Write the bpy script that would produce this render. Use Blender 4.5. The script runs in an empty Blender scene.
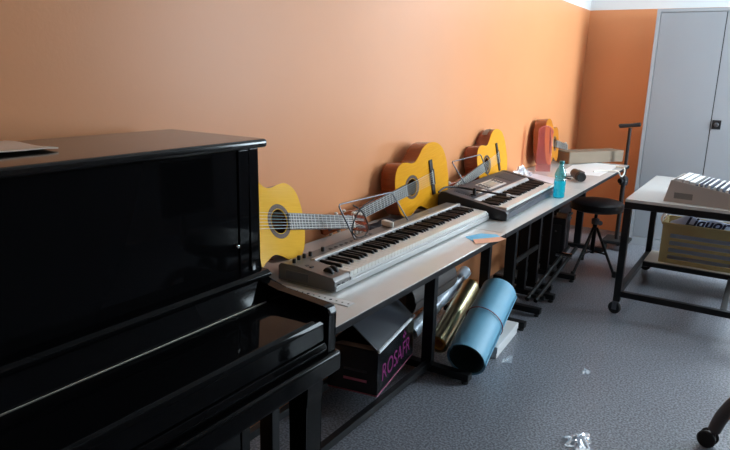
import bpy, bmesh, math, random
from mathutils import Vector, Matrix
random.seed(7)
sc = bpy.context.scene
COL = sc.collection
PI = math.pi

# ------------------------------------------------------------------ materials
def mat(name, col, rough=0.5, metal=0.0, spec=0.5, coat=0.0, noise=0.0, nscale=20.0, bump=0.0, bscale=200.0,
        trans=0.0, ior=1.45, alpha=1.0, emit=None, aniso=0.0):
    m = bpy.data.materials.new(name); m.use_nodes = True
    nt = m.node_tree; b = nt.nodes['Principled BSDF']
    b.inputs['Base Color'].default_value = (*col, 1)
    b.inputs['Roughness'].default_value = rough
    b.inputs['Metallic'].default_value = metal
    b.inputs['Specular IOR Level'].default_value = spec
    b.inputs['Coat Weight'].default_value = coat
    b.inputs['Coat Roughness'].default_value = 0.04
    b.inputs['Transmission Weight'].default_value = trans
    b.inputs['IOR'].default_value = ior
    b.inputs['Alpha'].default_value = alpha
    if noise or bump:
        tc = nt.nodes.new('ShaderNodeTexCoord')
    if noise:
        n = nt.nodes.new('ShaderNodeTexNoise'); n.inputs['Scale'].default_value = nscale; n.inputs['Detail'].default_value = 4
        r = nt.nodes.new('ShaderNodeMix'); r.data_type = 'RGBA'
        lo = [max(0, c * (1 - noise)) for c in col]; hi = [min(1, c * (1 + noise)) for c in col]
        r.inputs[6].default_value = (*lo, 1); r.inputs[7].default_value = (*hi, 1)
        nt.links.new(tc.outputs['Object'], n.inputs['Vector'])
        nt.links.new(n.outputs['Fac'], r.inputs[0]); nt.links.new(r.outputs[2], b.inputs['Base Color'])
    if bump:
        n2 = nt.nodes.new('ShaderNodeTexNoise'); n2.inputs['Scale'].default_value = bscale
        bp = nt.nodes.new('ShaderNodeBump'); bp.inputs['Strength'].default_value = bump; bp.inputs['Distance'].default_value = 0.002
        nt.links.new(tc.outputs['Object'], n2.inputs['Vector'])
        nt.links.new(n2.outputs['Fac'], bp.inputs['Height']); nt.links.new(bp.outputs['Normal'], b.inputs['Normal'])
    return m

def wood_mat(name, c1, c2, rough=0.25, axis_scale=(1, 14, 14), coat=0.4, scale=6):
    m = bpy.data.materials.new(name); m.use_nodes = True
    nt = m.node_tree; b = nt.nodes['Principled BSDF']
    tc = nt.nodes.new('ShaderNodeTexCoord'); mp = nt.nodes.new('ShaderNodeMapping'); mp.inputs['Scale'].default_value = axis_scale
    n = nt.nodes.new('ShaderNodeTexNoise'); n.inputs['Scale'].default_value = scale; n.inputs['Detail'].default_value = 5
    r = nt.nodes.new('ShaderNodeValToRGB')
    r.color_ramp.elements[0].position = 0.3; r.color_ramp.elements[0].color = (*c1, 1)
    r.color_ramp.elements[1].position = 0.7; r.color_ramp.elements[1].color = (*c2, 1)
    nt.links.new(tc.outputs['Object'], mp.inputs['Vector']); nt.links.new(mp.outputs['Vector'], n.inputs['Vector'])
    nt.links.new(n.outputs['Fac'], r.inputs['Fac']); nt.links.new(r.outputs['Color'], b.inputs['Base Color'])
    b.inputs['Roughness'].default_value = rough; b.inputs['Specular IOR Level'].default_value = 0.2; b.inputs['Coat Weight'].default_value = coat; b.inputs['Coat Roughness'].default_value = 0.1
    return m

def wall_mat():
    # satin orange paint up to 2.05 m, white above (the painted dado of the room)
    m = bpy.data.materials.new('painted_wall'); m.use_nodes = True
    nt = m.node_tree; b = nt.nodes['Principled BSDF']
    g = nt.nodes.new('ShaderNodeNewGeometry'); s = nt.nodes.new('ShaderNodeSeparateXYZ')
    n = nt.nodes.new('ShaderNodeTexNoise'); n.inputs['Scale'].default_value = 3.0; n.inputs['Detail'].default_value = 6
    ma = nt.nodes.new('ShaderNodeMath'); ma.operation = 'GREATER_THAN'; ma.inputs[1].default_value = 2.052
    o = nt.nodes.new('ShaderNodeMix'); o.data_type = 'RGBA'
    o.inputs[6].default_value = (*WALL_A, 1); o.inputs[7].default_value = (*WALL_B, 1)
    mx = nt.nodes.new('ShaderNodeMix'); mx.data_type = 'RGBA'; mx.inputs[7].default_value = (0.78, 0.78, 0.78, 1)
    nt.links.new(g.outputs['Position'], s.inputs[0]); nt.links.new(s.outputs['Z'], ma.inputs[0])
    nt.links.new(g.outputs['Position'], n.inputs['Vector'])
    nt.links.new(n.outputs['Fac'], o.inputs[0]); nt.links.new(o.outputs[2], mx.inputs[6])
    nt.links.new(ma.outputs[0], mx.inputs[0]); nt.links.new(mx.outputs[2], b.inputs['Base Color'])
    n2 = nt.nodes.new('ShaderNodeTexNoise'); n2.inputs['Scale'].default_value = 90
    bp = nt.nodes.new('ShaderNodeBump'); bp.inputs['Strength'].default_value = 0.06; bp.inputs['Distance'].default_value = 0.003
    nt.links.new(g.outputs['Position'], n2.inputs['Vector']); nt.links.new(n2.outputs['Fac'], bp.inputs['Height'])
    nt.links.new(bp.outputs['Normal'], b.inputs['Normal'])
    b.inputs['Roughness'].default_value = 0.38; b.inputs['Specular IOR Level'].default_value = 0.24
    return m

WALL_A = (0.69, 0.288, 0.126); WALL_B = (0.74, 0.314, 0.140)

def floor_mat():
    m = bpy.data.materials.new('speckled_vinyl_floor'); m.use_nodes = True
    nt = m.node_tree; b = nt.nodes['Principled BSDF']
    g = nt.nodes.new('ShaderNodeNewGeometry')
    n = nt.nodes.new('ShaderNodeTexNoise'); n.inputs['Scale'].default_value = 110; n.inputs['Detail'].default_value = 4
    n3 = nt.nodes.new('ShaderNodeTexNoise'); n3.inputs['Scale'].default_value = 2.2; n3.inputs['Detail'].default_value = 5
    r = nt.nodes.new('ShaderNodeValToRGB')
    r.color_ramp.elements[0].position = 0.40; r.color_ramp.elements[0].color = (0.115, 0.12, 0.14, 1)
    r.color_ramp.elements[1].position = 0.62; r.color_ramp.elements[1].color = (0.35, 0.365, 0.41, 1)
    ml = nt.nodes.new('ShaderNodeMix'); ml.data_type = 'RGBA'; ml.blend_type = 'MULTIPLY'; ml.inputs[0].default_value = 0.35
    nt.links.new(g.outputs['Position'], n.inputs['Vector']); nt.links.new(n.outputs['Fac'], r.inputs['Fac'])
    nt.links.new(g.outputs['Position'], n3.inputs['Vector'])
    nt.links.new(r.outputs['Color'], ml.inputs[6]); nt.links.new(n3.outputs['Fac'], ml.inputs[7])
    nt.links.new(ml.outputs[2], b.inputs['Base Color'])
    mr = nt.nodes.new('ShaderNodeMapRange'); mr.inputs[3].default_value = 0.26; mr.inputs[4].default_value = 0.44
    nt.links.new(n3.outputs['Fac'], mr.inputs[0]); nt.links.new(mr.outputs[0], b.inputs['Roughness'])
    return m

def thin_clear(name, col=(1, 1, 1), gloss=0.12, rough=0.02, body=None, bodyw=0.0):
    # thin glass / film: transparent, fresnel-free mix with gloss, optional translucent body
    m = bpy.data.materials.new(name); m.use_nodes = True
    nt = m.node_tree; nt.nodes.remove(nt.nodes['Principled BSDF']); out = nt.nodes['Material Output']
    t = nt.nodes.new('ShaderNodeBsdfTransparent'); t.inputs[0].default_value = (*col, 1)
    g = nt.nodes.new('ShaderNodeBsdfGlossy'); g.inputs['Roughness'].default_value = rough
    mx = nt.nodes.new('ShaderNodeMixShader'); mx.inputs[0].default_value = gloss
    base = t.outputs[0]
    if body:
        d = nt.nodes.new('ShaderNodeBsdfDiffuse'); d.inputs[0].default_value = (*body, 1)
        tl = nt.nodes.new('ShaderNodeBsdfTranslucent'); tl.inputs[0].default_value = (*body, 1)
        a = nt.nodes.new('ShaderNodeAddShader'); nt.links.new(d.outputs[0], a.inputs[0]); nt.links.new(tl.outputs[0], a.inputs[1])
        m2 = nt.nodes.new('ShaderNodeMixShader'); m2.inputs[0].default_value = bodyw
        nt.links.new(t.outputs[0], m2.inputs[1]); nt.links.new(a.outputs[0], m2.inputs[2]); base = m2.outputs[0]
    nt.links.new(base, mx.inputs[1]); nt.links.new(g.outputs[0], mx.inputs[2]); nt.links.new(mx.outputs[0], out.inputs['Surface'])
    return m

M = {}
M['wall'] = wall_mat(); M['floor'] = floor_mat()
M['wall_grey'] = mat('grey_wall_paint', (0.16, 0.165, 0.18), 0.6)
M['white_paint'] = mat('white_paint', (0.78, 0.78, 0.77), 0.7)
M['frame_white'] = mat('white_window_frame', (0.7, 0.7, 0.68), 0.4)
M['glass'] = thin_clear('window_glass', (0.96, 0.98, 0.97), 0.05)
M['black_gloss'] = mat('black_polyester_lacquer', (0.003, 0.003, 0.0035), 0.05, spec=0.11)
M['lid_gloss'] = mat('black_lacquer_lid', (0.006, 0.005, 0.005), 0.12, spec=0.45)
M['brass'] = mat('brass_hinge', (0.42, 0.39, 0.34), 0.45, metal=1)
M['chrome'] = mat('chrome', (0.8, 0.8, 0.8), 0.15, metal=1)
M['steel'] = mat('grey_steel_wire', (0.15, 0.153, 0.165), 0.42, metal=1)
M['table_top'] = mat('grey_white_laminate', (0.60, 0.60, 0.585), 0.16, spec=0.6, noise=0.03)
M['black_metal'] = mat('black_painted_steel', (0.007, 0.007, 0.008), 0.42, spec=0.3)
M['black_edge'] = mat('black_edge_band', (0.007, 0.007, 0.009), 0.45, spec=0.2)
M['black_plastic'] = mat('black_plastic', (0.012, 0.012, 0.014), 0.4)
M['rubber'] = mat('black_rubber', (0.012, 0.012, 0.012), 0.7)
M['cabinet'] = mat('grey_powder_coat', (0.30, 0.315, 0.34), 0.45, noise=0.03, nscale=3)
M['cabinet_edge'] = mat('grey_powder_coat_frame', (0.36, 0.375, 0.40), 0.4)
M['kb_silver'] = mat('silver_plastic', (0.55, 0.55, 0.55), 0.3, metal=0.35)
M['kb_grey'] = mat('taupe_grey_plastic', (0.17, 0.16, 0.155), 0.34, metal=0.4)
M['kb_dark'] = mat('dark_grey_plastic', (0.03, 0.03, 0.034), 0.42, spec=0.3)
M['white_key'] = mat('ivory_white_key', (0.74, 0.72, 0.67), 0.22, coat=0.2)
M['black_key'] = mat('black_key', (0.005, 0.005, 0.006), 0.45, spec=0.2)
M['slate'] = mat('slate_blue_grey_plastic', (0.034, 0.037, 0.052), 0.42, spec=0.28)
M['screen'] = mat('grey_lcd_screen', (0.28, 0.30, 0.30), 0.15)
M['spruce'] = wood_mat('amber_spruce', (0.74, 0.31, 0.015), (0.84, 0.39, 0.025), 0.13, (2, 40, 2), 0.05)
M['spruce_orange'] = wood_mat('orange_cedar', (0.50, 0.17, 0.02), (0.62, 0.24, 0.03), 0.2, (2, 40, 2), 0.05)
M['spruce_pale'] = wood_mat('yellow_spruce', (0.80, 0.41, 0.022), (0.87, 0.48, 0.04), 0.13, (2, 40, 2), 0.05)
M['mahogany'] = wood_mat('red_brown_mahogany', (0.16, 0.028, 0.012), (0.26, 0.05, 0.02), 0.2, (3, 20, 3), 0.6)
M['mahogany_orange'] = wood_mat('orange_brown_mahogany', (0.24, 0.05, 0.015), (0.33, 0.075, 0.02), 0.2, (3, 20, 3), 0.6)
M['rosewood'] = wood_mat('rosewood_grey_sheen', (0.07, 0.066, 0.066), (0.11, 0.105, 0.105), 0.35, (3, 40, 3), 0.1)  # lighter grey sheen of the fretboard is put into this colour
M['rosette'] = mat('rosette_inlay', (0.09, 0.045, 0.025), 0.5, spec=0.2, noise=0.6, nscale=160)
M['bridge_wood'] = wood_mat('bridge_rosewood', (0.02, 0.014, 0.012), (0.035, 0.025, 0.02), 0.6, (3, 40, 3), 0.0)
M['fret'] = mat('nickel_fret', (0.5, 0.5, 0.5), 0.5, metal=0.6)
M['nylon'] = mat('nylon_string', (0.75, 0.72, 0.65), 0.3)
M['bone'] = mat('bone_white', (0.75, 0.73, 0.66), 0.4)
M['paper'] = mat('white_paper', (0.72, 0.72, 0.72), 0.7)
M['paper_pink'] = mat('pale_lilac_paper', (0.68, 0.62, 0.66), 0.7)
M['cream'] = mat('cream_plastic_bag', (0.72, 0.60, 0.50), 0.25, bump=0.4, bscale=30)
M['cardboard'] = mat('brown_cardboard', (0.26, 0.15, 0.09), 0.8, noise=0.12, nscale=8)
M['cardboard_pale'] = mat('pale_cardboard', (0.21, 0.155, 0.108), 0.75, noise=0.1, nscale=6)
M['carton_black'] = mat('black_printed_carton', (0.010, 0.010, 0.012), 0.22)
M['carton_grey'] = mat('dark_carton_inside', (0.03, 0.033, 0.042), 0.35)
M['magenta'] = mat('magenta_ink', (0.20, 0.014, 0.12), 0.5)
M['pink_ink'] = mat('dull_pink_edge', (0.42, 0.12, 0.2), 0.6)
M['white_edge'] = mat('white_board_edge', (0.85, 0.87, 0.9), 0.6)
M['blue_paper'] = mat('sky_blue_paper', (0.19, 0.45, 0.62), 0.42, noise=0.08, nscale=12, bump=0.5, bscale=14)
M['blue_inside'] = mat('dark_green_paper_inside', (0.02, 0.05, 0.045), 0.6)
M['gold_foil'] = mat('gold_foil', (0.72, 0.62, 0.38), 0.3, metal=1, bump=0.35, bscale=9)
M['orange_core'] = mat('orange_paper_core', (0.7, 0.3, 0.04), 0.6)
M['silver_foil'] = mat('pale_blue_foil', (0.75, 0.83, 0.93), 0.28, metal=0.3, bump=0.9, bscale=25)
M['grey_brown'] = mat('grey_brown_paper', (0.065, 0.052, 0.049), 0.65)
M['band'] = mat('red_elastic', (0.30, 0.06, 0.09), 0.6)
M['navy_cloth'] = mat('navy_nylon_cloth', (0.012, 0.014, 0.024), 0.6, bump=0.6, bscale=25)
M['sheet_blue'] = mat('bright_blue_paper', (0.13, 0.55, 0.86), 0.5)
M['sheet_orange'] = mat('pale_orange_paper', (0.86, 0.45, 0.30), 0.5)
M['bottle'] = thin_clear('turquoise_bottle_plastic', (0.36, 0.74, 0.77), 0.12, 0.04, (0.02, 0.26, 0.29), 0.12)
M['water'] = thin_clear('turquoise_lit_water', (0.30, 0.90, 0.95), 0.04, 0.02, (0.06, 0.72, 0.85), 0.30)
M['pink_film'] = thin_clear('pink_translucent_plastic', (0.98, 0.74, 0.71), 0.10, 0.2, (0.50, 0.20, 0.20), 0.22)
M['clear_film'] = thin_clear('clear_plastic_film', (0.92, 0.94, 0.96), 0.30, 0.10, (0.75, 0.78, 0.82), 0.25)
M['leather'] = mat('black_vinyl', (0.008, 0.008, 0.010), 0.42, spec=0.35)
M['crate'] = mat('mustard_beige_plastic', (0.44, 0.34, 0.15), 0.45)
M['bag'] = mat('pale_blue_plastic_bag', (0.50, 0.58, 0.78), 0.3, bump=0.8, bscale=22)
M['ink'] = mat('dark_blue_ink', (0.02, 0.02, 0.06), 0.5)
M['beige_shelf'] = mat('beige_laminate', (0.48, 0.42, 0.35), 0.4)
M['file_box'] = mat('grey_beige_board', (0.40, 0.36, 0.335), 0.7)
M['label_grey'] = mat('grey_printed_label', (0.16, 0.155, 0.15), 0.6)
M['navy_cover'] = mat('dark_navy_cover', (0.04, 0.045, 0.075), 0.5)
M['brown_metal'] = mat('dark_bronze_metal', (0.016, 0.011, 0.010), 0.45, spec=0.3)
M['chair_metal'] = mat('brown_grey_metal', (0.085, 0.072, 0.068), 0.4, metal=0.2)
M['white_cable'] = mat('white_cable', (0.65, 0.62, 0.55), 0.5)
M['grey_sticker'] = mat('pale_sticker', (0.55, 0.48, 0.43), 0.5)

# ------------------------------------------------------------------ mesh helpers
INV = {}      # parent object -> world matrix inverse used to express world-space shapes in local ones
def _inv(p):
    return INV.get(p.name, Matrix.Identity(4)) if p else Matrix.Identity(4)

def obj(name, bm, m, parent=None, local=False, smooth=35, origin=None, flat=True):
    """link bm as one mesh object; shapes are given in world metres unless local"""
    if not local and parent is not None:
        bmesh.ops.transform(bm, matrix=_inv(parent), verts=bm.verts)
    if origin is not None:
        bmesh.ops.translate(bm, vec=-Vector(origin), verts=bm.verts)
    bmesh.ops.recalc_face_normals(bm, faces=bm.faces)
    me = bpy.data.meshes.new(name); bm.to_mesh(me); bm.free()
    ms = m if isinstance(m, (list, tuple)) else [m]
    for x in ms: me.materials.append(x)
    for p in me.polygons: p.use_smooth = True
    me.set_sharp_from_angle(angle=math.radians(smooth))
    o = bpy.data.objects.new(name, me); COL.objects.link(o)
    if flat:
        wn = o.modifiers.new('weighted_normals', 'WEIGHTED_NORMAL'); wn.keep_sharp = True; wn.weight = 90
    if parent: o.parent = parent; INV[o.name] = _inv(parent)
    if origin is not None: o.location = origin
    return o

def tag(o, label=None, cat=None, group=None, kind=None):
    if label: o['label'] = label
    if cat: o['category'] = cat
    if group: o['group'] = group
    if kind: o['kind'] = kind
    return o

def thing(name, label, cat, loc=(0, 0, 0), rot=None, group=None):
    o = bpy.data.objects.new(name, None); COL.objects.link(o); o.empty_display_size = 0.05
    mw = Matrix.Translation(loc) @ (rot.to_4x4() if rot is not None else Matrix.Identity(4))
    o.matrix_world = mw; INV[o.name] = mw.inverted()
    return tag(o, label, cat, group)

def solo(name, bm, m, label, cat, loc=(0, 0, 0), rot=None, group=None, smooth=35, local=False):
    """a thing that is one mesh"""
    mw = Matrix.Translation(loc) @ (rot.to_4x4() if rot is not None else Matrix.Identity(4))
    if not local: bmesh.ops.transform(bm, matrix=mw.inverted(), verts=bm.verts)
    o = obj(name, bm, m, None, True, smooth); o.matrix_world = mw; INV[o.name] = mw.inverted()
    return tag(o, label, cat, group)

def copy_tree(o, parent=None):
    c = o.copy(); COL.objects.link(c)
    if parent: c.parent = parent
    for ch in [x for x in bpy.data.objects if x.parent == o]:
        copy_tree(ch, c)
    return c

def B(): return bmesh.new()

def box(bm, x0, x1, y0, y1, z0, z1, bev=0.0, seg=2, Mx=None, mi=0):
    vs = [bm.verts.new((x, y, z)) for x in (x0, x1) for y in (y0, y1) for z in (z0, z1)]
    idx = [(0, 1, 3, 2), (4, 6, 7, 5), (0, 4, 5, 1), (2, 3, 7, 6), (0, 2, 6, 4), (1, 5, 7, 3)]
    fs = [bm.faces.new([vs[i] for i in f]) for f in idx]
    for f in fs: f.material_index = mi
    if bev:
        es = set(e for f in fs for e in f.edges)
        r = bmesh.ops.bevel(bm, geom=list(es), offset=bev, segments=seg, profile=0.5, affect='EDGES', clamp_overlap=True)
        allv = set(v for v in vs if v.is_valid) | set(v for f in r['faces'] for v in f.verts)
    else: allv = set(vs)
    if Mx is not None: bmesh.ops.transform(bm, matrix=Mx, verts=list(allv))
    return bm

def prism(bm, poly, d0, d1, axis='Y', bev=0.0, seg=2, Mx=None, mi=0):
    """extrude a 2D polygon. axis Y: poly in (x,z); Z: (x,y); X: (y,z)"""
    def p3(a, b, d):
        return {'Y': (a, d, b), 'Z': (a, b, d), 'X': (d, a, b)}[axis]
    v0 = [bm.verts.new(p3(a, b, d0)) for a, b in poly]; v1 = [bm.verts.new(p3(a, b, d1)) for a, b in poly]
    n = len(poly); fs = [bm.faces.new(v0), bm.faces.new(v1[::-1])]
    for i in range(n): fs.append(bm.faces.new((v0[i], v0[(i + 1) % n], v1[(i + 1) % n], v1[i])))
    for f in fs: f.material_index = mi
    allv = set(v0 + v1)
    if bev:
        es = set(e for f in fs for e in f.edges)
        r = bmesh.ops.bevel(bm, geom=list(es), offset=bev, segments=seg, profile=0.5, affect='EDGES', clamp_overlap=True)
        allv = set(v for v in allv if v.is_valid) | set(v for f in r['faces'] for v in f.verts)
    if Mx is not None: bmesh.ops.transform(bm, matrix=Mx, verts=list(allv))
    return bm

def frame_of(d):
    d = Vector(d).normalized()
    a = Vector((0, 0, 1)) if abs(d.z) < 0.9 else Vector((1, 0, 0))
    x = d.cross(a).normalized(); y = d.cross(x).normalized()
    return x, y

def tube(bm, pts, r, seg=8, cap=True, mi=0):
    pts = [Vector(p) for p in pts]; n = len(pts); rings = []
    x = None
    for i, p in enumerate(pts):
        d = (pts[min(i + 1, n - 1)] - pts[max(i - 1, 0)])
        if d.length < 1e-9: d = Vector((0, 0, 1))
        d.normalize()
        if x is None: x, y = frame_of(d)
        else:
            x = (x - d * x.dot(d)); x.normalize(); y = d.cross(x)
        rr = r[i] if isinstance(r, (list, tuple)) else r
        rings.append([bm.verts.new(p + (x * math.cos(2 * PI * k / seg) + y * math.sin(2 * PI * k / seg)) * rr) for k in range(seg)])
    for i in range(n - 1):
        for k in range(seg):
            f = bm.faces.new((rings[i][k], rings[i][(k + 1) % seg], rings[i + 1][(k + 1) % seg], rings[i + 1][k])); f.material_index = mi
    if cap:
        for q in (rings[0], rings[-1][::-1]):
            f = bm.faces.new(q); f.material_index = mi
    return bm

def smooth_path(pts, k=6):
    pts = [Vector(p) for p in pts]; out = []
    for i in range(len(pts) - 1):
        p0 = pts[max(i - 1, 0)]; p1 = pts[i]; p2 = pts[i + 1]; p3 = pts[min(i + 2, len(pts) - 1)]
        for j in range(k):
            t = j / k
            out.append(0.5 * ((2 * p1) + (p2 - p0) * t + (2 * p0 - 5 * p1 + 4 * p2 - p3) * t * t + (-p0 + 3 * p1 - 3 * p2 + p3) * t ** 3))
    out.append(pts[-1]); return out

def cyl(bm, a, b, r, seg=16, r2=None, mi=0):
    return tube(bm, [a, b], [r, r if r2 is None else r2], seg, True, mi)

def lathe(bm, prof, c=(0, 0, 0), seg=24, axis=(0, 0, 1), mi=0, closed=False):
    ax = Vector(axis).normalized(); x, y = frame_of(ax); c = Vector(c); rings = []
    for r, h in prof:
        if r < 1e-6: rings.append([bm.verts.new(c + ax * h)])
        else: rings.append([bm.verts.new(c + ax * h + (x * math.cos(2 * PI * k / seg) + y * math.sin(2 * PI * k / seg)) * r) for k in range(seg)])
    pairs = list(zip(rings[:-1], rings[1:]))
    if closed: pairs.append((rings[-1], rings[0]))
    for A, C in pairs:
        if len(A) == 1 and len(C) == 1: continue
        for k in range(seg):
            k2 = (k + 1) % seg
            if len(A) == 1: f = bm.faces.new((A[0], C[k2], C[k]))
            elif len(C) == 1: f = bm.faces.new((A[k], A[k2], C[0]))
            else: f = bm.faces.new((A[k], A[k2], C[k2], C[k]))
            f.material_index = mi
    return bm

def sheet(bm, fn, nu, nv, th=0.0, mi=0):
    """surface fn(s,t) s,t in 0..1; th gives it real thickness downwards"""
    g = [[bm.verts.new(fn(i / nu, j / nv)) for j in range(nv + 1)] for i in range(nu + 1)]
    for i in range(nu):
        for j in range(nv):
            f = bm.faces.new((g[i][j], g[i + 1][j], g[i + 1][j + 1], g[i][j + 1])); f.material_index = mi
    if th:
        bmesh.ops.recalc_face_normals(bm, faces=bm.faces)
        bmesh.ops.solidify(bm, geom=bm.faces[:], thickness=th)
    return bm

def rotz(a): return Matrix.Rotation(a, 3, 'Z')
def bez_box_R(u, w):
    u = Vector(u).normalized(); w = Vector(w); w = (w - u * w.dot(u)).normalized(); v = w.cross(u)
    return Matrix((u, v, w)).transposed()

def text(name, body, size, m, parent, Mw, ext=0.0004, shear=0.0, xs=1.0, off=0.0):
    c = bpy.data.curves.new(name, 'FONT'); c.body = body; c.size = size; c.extrude = ext; c.shear = shear; c.offset = off
    c.align_x = 'CENTER'; c.align_y = 'CENTER'
    c.materials.append(m)
    o = bpy.data.objects.new(name, c); COL.objects.link(o)
    bpy.context.view_layer.update()
    me = bpy.data.meshes.new_from_object(o.evaluated_get(bpy.context.evaluated_depsgraph_get())); bpy.data.objects.remove(o)
    if not me.materials: me.materials.append(m)
    o = bpy.data.objects.new(name, me); COL.objects.link(o)
    o.parent = parent; o.matrix_local = _inv(parent) @ Mw @ Matrix.Diagonal((xs, 1, 1, 1)); return o

# ------------------------------------------------------------------ room
WX, YB, XR, YF, ZC = -1.59, 6.36, 2.0, -2.8, 3.1
T = 0.25
def struct(name, bm, m):
    o = obj(name, bm, m); return tag(o, None, None, None, 'structure')
b = B(); box(b, WX - T, XR + T, YF - T, YB + T, -0.1, 0.0); struct('floor', b, M['floor'])
b = B(); box(b, WX - T, XR + T, YF - T, YB + T, ZC, ZC + 0.1); struct('ceiling', b, M['white_paint'])
b = B(); box(b, WX - T, WX, YF - T, YB + T, 0, ZC); struct('wall_left', b, M['wall'])
b = B(); box(b, WX, XR, YF - T, YF, 0, ZC); struct('wall_front', b, M['wall'])
# windows: one in the back wall right of the cabinet, one in the right wall
WIN = [('B', 0.15, 0.68), ('R', 4.50, 5.75)]; Z0, Z1 = 0.75, 2.80
def wbox(bm, side, a0, a1, d0, d1, z0, z1, bev=0.0):
    if side == 'B': box(bm, a0, a1, YB + d0, YB + d1, z0, z1, bev)
    else: box(bm, XR + d0, XR + d1, a0, a1, z0, z1, bev)
for side_, lo, hi, m_, nm in (('B', WX, XR, M['wall'], 'wall_back'), ('R', YF - T, YB + T, M['wall_grey'], 'wall_right')):
    b = B(); ws = sorted((a0, a1) for q, a0, a1 in WIN if q == side_); cuts = [lo] + [v for w_ in ws for v in w_] + [hi]
    for k in range(0, len(cuts), 2): wbox(b, side_, cuts[k], cuts[k + 1], 0, T, 0, ZC)
    for w0, w1 in ws: wbox(b, side_, w0, w1, 0, T, 0, Z0); wbox(b, side_, w0, w1, 0, T, Z1, ZC)
    struct(nm, b, m_)
for i, (q, a0, a1) in enumerate(WIN):
    b = B(); f = 0.055
    wbox(b, q, a0, a0 + f, 0.10, 0.16, Z0, Z1); wbox(b, q, a1 - f, a1, 0.10, 0.16, Z0, Z1)
    wbox(b, q, a0 + f, a1 - f, 0.10, 0.16, Z0, Z0 + f); wbox(b, q, a0 + f, a1 - f, 0.10, 0.16, Z1 - f, Z1)
    w = struct('window_%d' % (i + 1), b, M['frame_white'])
    b = B(); wbox(b, q, a0 + f, a1 - f, 0.125, 0.131, Z0 + f, Z1 - f); obj('pane', b, M['glass'], w)
    b = B(); wbox(b, q, a0, a1, -0.04, 0.10, Z0 - 0.03, Z0, 0.005); obj('sill', b, M['frame_white'], w)

# ------------------------------------------------------------------ upright piano
PY0, PY1 = -0.22, 1.285
piano = thing('upright_piano', 'glossy black upright piano with closed fallboard, against the orange wall', 'piano', (-1.25, 0.53, 0))
BG = M['black_gloss']
side = [(-1.51, 0), (-1.205, 0), (-1.205, 0.66), (-0.905, 0.66), (-0.893, 0.68), (-0.890, 0.835), (-0.897, 0.853), (-0.912, 0.857),
        (-1.06, 0.868), (-1.12, 0.880), (-1.15, 0.90), (-1.156, 0.93), (-1.156, 1.243), (-1.51, 1.243)]
for y0, y1 in ((PY1 - 0.035, PY1), (PY0, PY0 + 0.035)):
    b = B(); prism(b, side, y0, y1, 'Y', 0.003, 2); obj('side_panel', b, BG, piano)
b = B(); box(b, -1.52, -1.140, PY0 - 0.022, PY1 + 0.022, 1.243, 1.266, 0.009, 4); obj('top_lid', b, M['lid_gloss'], piano)
b = B(); box(b, -1.19, -1.162, PY0 + 0.036, PY1 - 0.036, 0.895, 1.243, 0.002); up = obj('upper_panel', b, BG, piano)
b = B(); box(b, -1.163, -1.158, PY1 - 0.075, PY1 - 0.036, 0.905, 1.24, 0.002); obj('panel_stile', b, BG, up)
b = B(); lathe(b, [(0, 0.006), (0.0045, 0.005), (0.006, 0.002), (0.006, 0)], (-1.158, 1.20, 0.985), 12, (1, 0, 0)); obj('panel_lock', b, M['chrome'], up)
b = B(); prism(b, [(-1.17, 0.882), (-1.128, 0.882), (-1.118, 0.888), (-1.118, 0.897), (-1.13, 0.905), (-1.17, 0.907)], PY0 - 0.002, PY1 + 0.006, 'Y', 0.002); obj('ledge_moulding', b, BG, piano)
b = B(); prism(b, [(-1.16, 0.81), (-1.09, 0.81), (-1.09, 0.828), (-1.10, 0.832), (-1.128, 0.882), (-1.16, 0.884)], PY0 + 0.036, PY1 - 0.036, 'Y', 0.002); obj('fallboard_back', b, BG, piano)
b = B(); box(b, -1.0945, -1.0915, PY0 + 0.045, PY1 - 0.045, 0.826, 0.8325, 0.001, 1); obj('hinge', b, M['brass'], piano)
b = B(); prism(b, [(-1.089, 0.812), (-0.915, 0.806), (-0.915, 0.762), (-0.905, 0.762), (-0.900, 0.766), (-0.900, 0.812), (-0.906, 0.822), (-0.916, 0.826), (-1.089, 0.831)], PY0 + 0.040, PY1 - 0.040, 'Y', 0.002); obj('fallboard', b, BG, piano)
b = B(); prism(b, [(-1.19, 0.735), (-0.895, 0.735), (-0.893, 0.745), (-0.899, 0.760), (-1.19, 0.760)], PY0 + 0.037, PY1 - 0.037, 'Y', 0.002); obj('key_slip', b, BG, piano)
b = B(); box(b, -1.20, -0.878, PY0 - 0.004, PY1 + 0.012, 0.668, 0.728, 0.012, 3); obj('keybed', b, BG, piano)
b = B(); box(b, -1.225, -1.208, PY0 + 0.036, PY1 - 0.036, 0.09, 0.668, 0.002); lp = obj('lower_panel', b, BG, piano)
b = B(); box(b, -1.245, -1.195, PY0 + 0.036, PY1 - 0.036, 0.0, 0.088, 0.003); obj('bottom_rail', b, BG, piano)
b = B(); box(b, -1.51, -1.49, PY0 + 0.036, PY1 - 0.036, 0.05, 1.24); obj('back_frame', b, M['black_metal'], piano)
for yy in (PY1 - 0.075, PY0 + 0.075):
    b = B(); prism(b, [(-0.966, 0.668), (-0.90, 0.668), (-0.905, 0.60), (-0.915, 0.10), (-0.91, 0.08), (-0.91, 0.05), (-0.96, 0.05), (-0.96, 0.08), (-0.955, 0.10)], yy - 0.033, yy + 0.033, 'Y', 0.003)
    lg = obj('leg', b, BG, piano)
    b = B(); box(b, -1.21, -0.895, yy - 0.03, yy + 0.03, 0.0, 0.052, 0.006); obj('toe_block', b, BG, lg)
for k, dy in enumerate((-0.09, 0, 0.09)):
    b = B(); tube(b, smooth_path([(-1.20, 0.53 + dy, 0.075), (-1.10, 0.53 + dy, 0.07), (-1.02, 0.53 + dy, 0.055)], 4), [0.012] * 4 + [0.016] * 3 + [0.02] * 2, 10); obj('pedal', b, M['brass'], piano)

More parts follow.
